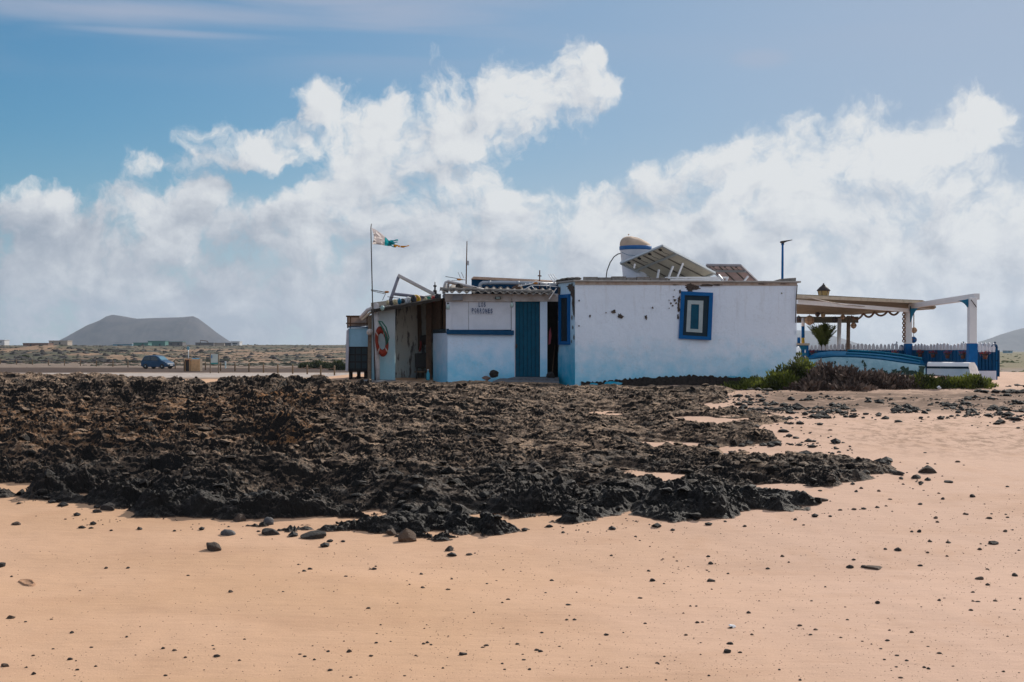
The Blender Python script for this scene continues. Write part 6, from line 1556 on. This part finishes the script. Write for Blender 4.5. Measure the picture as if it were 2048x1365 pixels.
cand += [(1795, 1103, 9), (1897, 1086, 7), (2030, 1151, 8), (433, 1310, 8), (698, 1305, 7), (1305, 1163, 7), (1280, 1196, 6), (1536, 1137, 6), (1840, 1133, 6), (1860, 1085, 6), (1838, 1065, 6), (620, 1143, 6), (748, 1143, 7), (740, 1142, 4), (843, 1150, 5), (212, 1140, 5), (938, 1110, 8), (896, 1182, 6), (1104, 1160, 6), (1422, 1128, 7), (1417, 1114, 5), (1640, 985, 5), (1758, 985, 5), (1915, 925, 6), (1530, 1010, 4), (1680, 1022, 5), (1723, 980, 5), (1978, 1038, 7), (1590, 1040, 5), (1490, 1055, 5), (1945, 995, 8), (1780, 1000, 5), (2015, 975, 5), (1850, 905, 4), (1700, 895, 4), (1660, 865, 5), (1930, 1030, 5), (1885, 1000, 5), (1755, 1017, 6), (2010, 1063, 6), (1460, 1287, 8), (1600, 1250, 6), (1290, 1245, 4), (1755, 1205, 5), (1455, 1305, 10), (160, 1180, 3)]
cand.sort(key=lambda c: -c[2])
ind = cand[:255]; rest = cand[255:]
used_first = set()
for i, (px, py, r) in enumerate(ind):
    pr = protos[i % 6]; ry = r * rp_.uniform(.45, .7)
    if i % 6 not in used_first:
        used_first.add(i % 6); x, y = hit(px, py); k2 = r * S(y) / .05; pr.scale = (k2, k2, ry * S(y) / .05); pr.location = (x, y, gz(x, y) + ry * S(y) * .3)
    else:
        drop_stone(px, py, r, ry, 'small dark pebble on the open sand', BEACH, i, 'dark pebbles scattered over the beach', pr)

# gravel-sized bits and the rubble band, countless: one mesh each
def bits(name, xs, ys, zs, rad, m_, seed):
    r_ = np.random.default_rng(seed); n = len(xs)
    oct_ = np.array([(1,0,0),(-1,0,0),(0,1,0),(0,-1,0),(0,0,1),(0,0,-1),(.62,.62,.5),(-.62,.62,.5),(.62,-.62,.5),(-.62,-.62,.5)], float)
    f = np.array([(0,6,8),(6,4,8),(4,9,8),(4,7,9),(6,7,4),(6,2,7),(7,1,9),(9,3,8),(8,3,0),(0,2,6),(7,2,1),(9,1,3),(2,0,5),(0,3,5),(3,1,5),(1,2,5)])
    v = oct_[None] * (1 + .45 * (r_.random((n, 10, 1)) - .5)) * rad[:, None, None] * np.array([1.15, .95, .66])
    a = r_.random(n) * 6.28; ca, sa = np.cos(a)[:, None], np.sin(a)[:, None]
    vx = v[:, :, 0] * ca - v[:, :, 1] * sa * 1.0; vy = v[:, :, 0] * sa + v[:, :, 1] * ca
    V = np.stack([vx + xs[:, None], vy + ys[:, None], v[:, :, 2] + (zs + rad * .15)[:, None]], 2).reshape(-1, 3)
    Fc = (f[None] + (np.arange(n) * 10)[:, None, None]).reshape(-1, 3)
    o = link_mesh(name, np_mesh(name, V, Fc, False), m_); tag(o, kind='stuff'); return o
xs, ys, rs = [], [], []
for px, py, r in rest:
    x, y = hit(px, py); xs.append(x); ys.append(y); rs.append(r * S(y) * .8)
R2 = np.random.default_rng(17)
for _ in range(4200):   # fine specks
    px = R2.uniform(-50, 2100); py = R2.uniform(1020, 1365)
    if R2.random() > .25 + .75 * min(1, max(0, (px - 200) / 1500)): continue
    if px < 1100 and py < 1090: continue
    x, y = hit(px, py); xs.append(x); ys.append(y); rs.append(R2.uniform(.35, 1.25) * S(y))
xs, ys, rs = map(np.array, (xs, ys, rs)); bits('beach_gravel', xs, ys, ground(xs, ys), rs, BEACH, 3)
RUB = mat('rubble_lava', (.026, .024, .023), (.012, .0115, .012), rough=.8, scale=11, bump=.5)
# rubble band between the house and the beach, and round the lava margins
n = 200000; X = R2.uniform(2.0, 17.0, n); Y = R2.uniform(20.0, 37.5, n)
PXc = CX + F * X / Y; G = ground(X, Y); PYc = HY + F * (EYE - G) / Y
dens = np.exp(-((PYc - (818 + (PXc - 1700) * .02)) / 17) ** 2) * sstep(1440, 1560, PXc) * .55
dens = dens + np.exp(-((PYc - 800) / 16) ** 2) * sstep(1900, 2000, PXc) * .5 + np.exp(-((PYc - 786) / 10) ** 2) * sstep(1930, 1980, PXc) * .6
dens = dens + sstep(-1.6, -.1, poly_sd(X, Y, shelf)) * (poly_sd(X, Y, shelf) < .3) * .35
clump = sstep(-.12, .35, fbm(X * .9, Y * 1.4, 3, 77))
keep = R2.random(n) < dens * clump * .55
X, Y, G = X[keep], Y[keep], G[keep]; rad = .008 + .085 * R2.random(len(X)) ** 8 + .018 * R2.random(len(X))
bits('lava_rubble', X, Y, G, rad, RUB, 5)
# loose blocks lying on the shelf
def blocks(name, n, seed, m_):
    R_ = np.random.default_rng(seed); shapes = []
    for i in range(8):
        bm = bmesh.new(); bmesh.ops.create_icosphere(bm, subdivisions=2, radius=1.0); r9 = random.Random(seed + i)
        for _ in range(10):
            nn = Vector((r9.gauss(0, 1), r9.gauss(0, 1), r9.gauss(0, 1))).normalized(); t9 = r9.uniform(.40, .80)
            for v in bm.verts:
                e9 = v.co.dot(nn) - t9
                if e9 > 0: v.co -= nn * e9 * .95
        bm.verts.ensure_lookup_table(); shapes.append((np.array([v.co[:] for v in bm.verts]), np.array([[v.index for v in f.verts] for f in bm.faces]))); bm.free()
    Yc = 14.5 * (37 / 14.5) ** R_.random(n * 3); Xc = Yc * R_.uniform(-.40, .27, n * 3)
    h, _ = rock(Xc, Yc); ok = (h > .0) & (R_.random(n * 3) < .25 + .75 * sstep(-.1, .3, fbm(Xc * .8, Yc * .8, 3, 83))); ok &= ~((Yc > 34.3) & (Xc > -6))
    Xc, Yc, h = Xc[ok][:n], Yc[ok][:n], h[ok][:n]; Zc = ground(Xc, Yc) + h
    V, Fc, base = [], [], 0; dr = []
    for x, y, z in zip(Xc, Yc, Zc):
        v, f = shapes[R_.integers(8)]; s_ = .020 + .085 * R_.random() ** 3.6; a = R_.random() * 6.28; sx, sz = R_.uniform(.8, 1.6), R_.uniform(.5, .95)
        q = v * np.array([sx, 1, sz]) * s_; q = np.stack([q[:, 0] * math.cos(a) - q[:, 1] * math.sin(a), q[:, 0] * math.sin(a) + q[:, 1] * math.cos(a), q[:, 2]], 1) + np.array([x, y, z + s_ * .2])
        V.append(q); Fc.append(f + base); base += len(v); dr.append(np.full(len(v), float(sstep(17.0, 22.5, y))))
    me = np_mesh(name, np.concatenate(V), np.concatenate(Fc), False); attr(me, 'lift', np.ones(base)); attr(me, 'dry', np.concatenate(dr))
    tag(link_mesh(name, me, m_), kind='stuff')
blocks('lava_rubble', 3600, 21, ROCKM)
n = 26000; X = R2.uniform(-9.0, 8.0, n); Y = R2.uniform(13.5, 40.0, n); sdv = poly_sd(X, Y, shelf)
keep = (sdv > -.9) & (sdv < .5) & (R2.random(n) < (.4 + .5 * sstep(-4.2, -5.2, X)) * sstep(-.10, .25, fbm(X * 1.2, Y * 1.2, 3, 79)))
xl, yl = X[keep], Y[keep]; bits('lava_rubble', xl, yl, ground(xl, yl), .009 + .065 * R2.random(len(xl)) ** 5, RUB, 6)
# seaweed and shells: a small white shell scrap on the sand
stone('shell', 'small white scrap lying on the open sand', 'shell', 1465, 1252, 9, 3.5, gy(1465, 1252), 61, WHITE2, None, .5)
# footprint: a pressed print with a raised rim
def footprint(px, py, yaw):
    x, y = hit(px, py); z = gz(x, y); mb = MB(); n = 26
    def outline(s_, h):
        pts = []
        for i in range(n):
            a = 2 * math.pi * i / n; w = .052 * (1 + .22 * math.sin(a)) * s_; q = Vector((w * math.cos(a) * (1 - .18 * (abs(math.sin(a)) < .35)), .15 * s_ * math.sin(a), 0))
            q = Matrix.Rotation(yaw, 3, 'Z') @ q; pts.append((x + q.x, y + q.y, z + h))
        return pts
    rings = [outline(1.45, -.004), outline(1.22, .014), outline(1.02, .012), outline(.9, .001), outline(.2, .003)]
    vs = [p for r in rings for p in r]; fs = []
    for k2 in range(4):
        for i in range(n): fs.append((k2 * n + i, k2 * n + (i + 1) % n, (k2 + 1) * n + (i + 1) % n, (k2 + 1) * n + i))
    fs.append(tuple(range(4 * n, 5 * n))); mb.add(vs, fs, True)
    o = mb.build('footprint', mat('pressed_sand', (.44, .25, .15), (.34, .19, .11), rough=.95, scale=30, bump=.8), base=(x, y, z)); return tag(o, kind='structure')
footprint(55, 1164, .5)
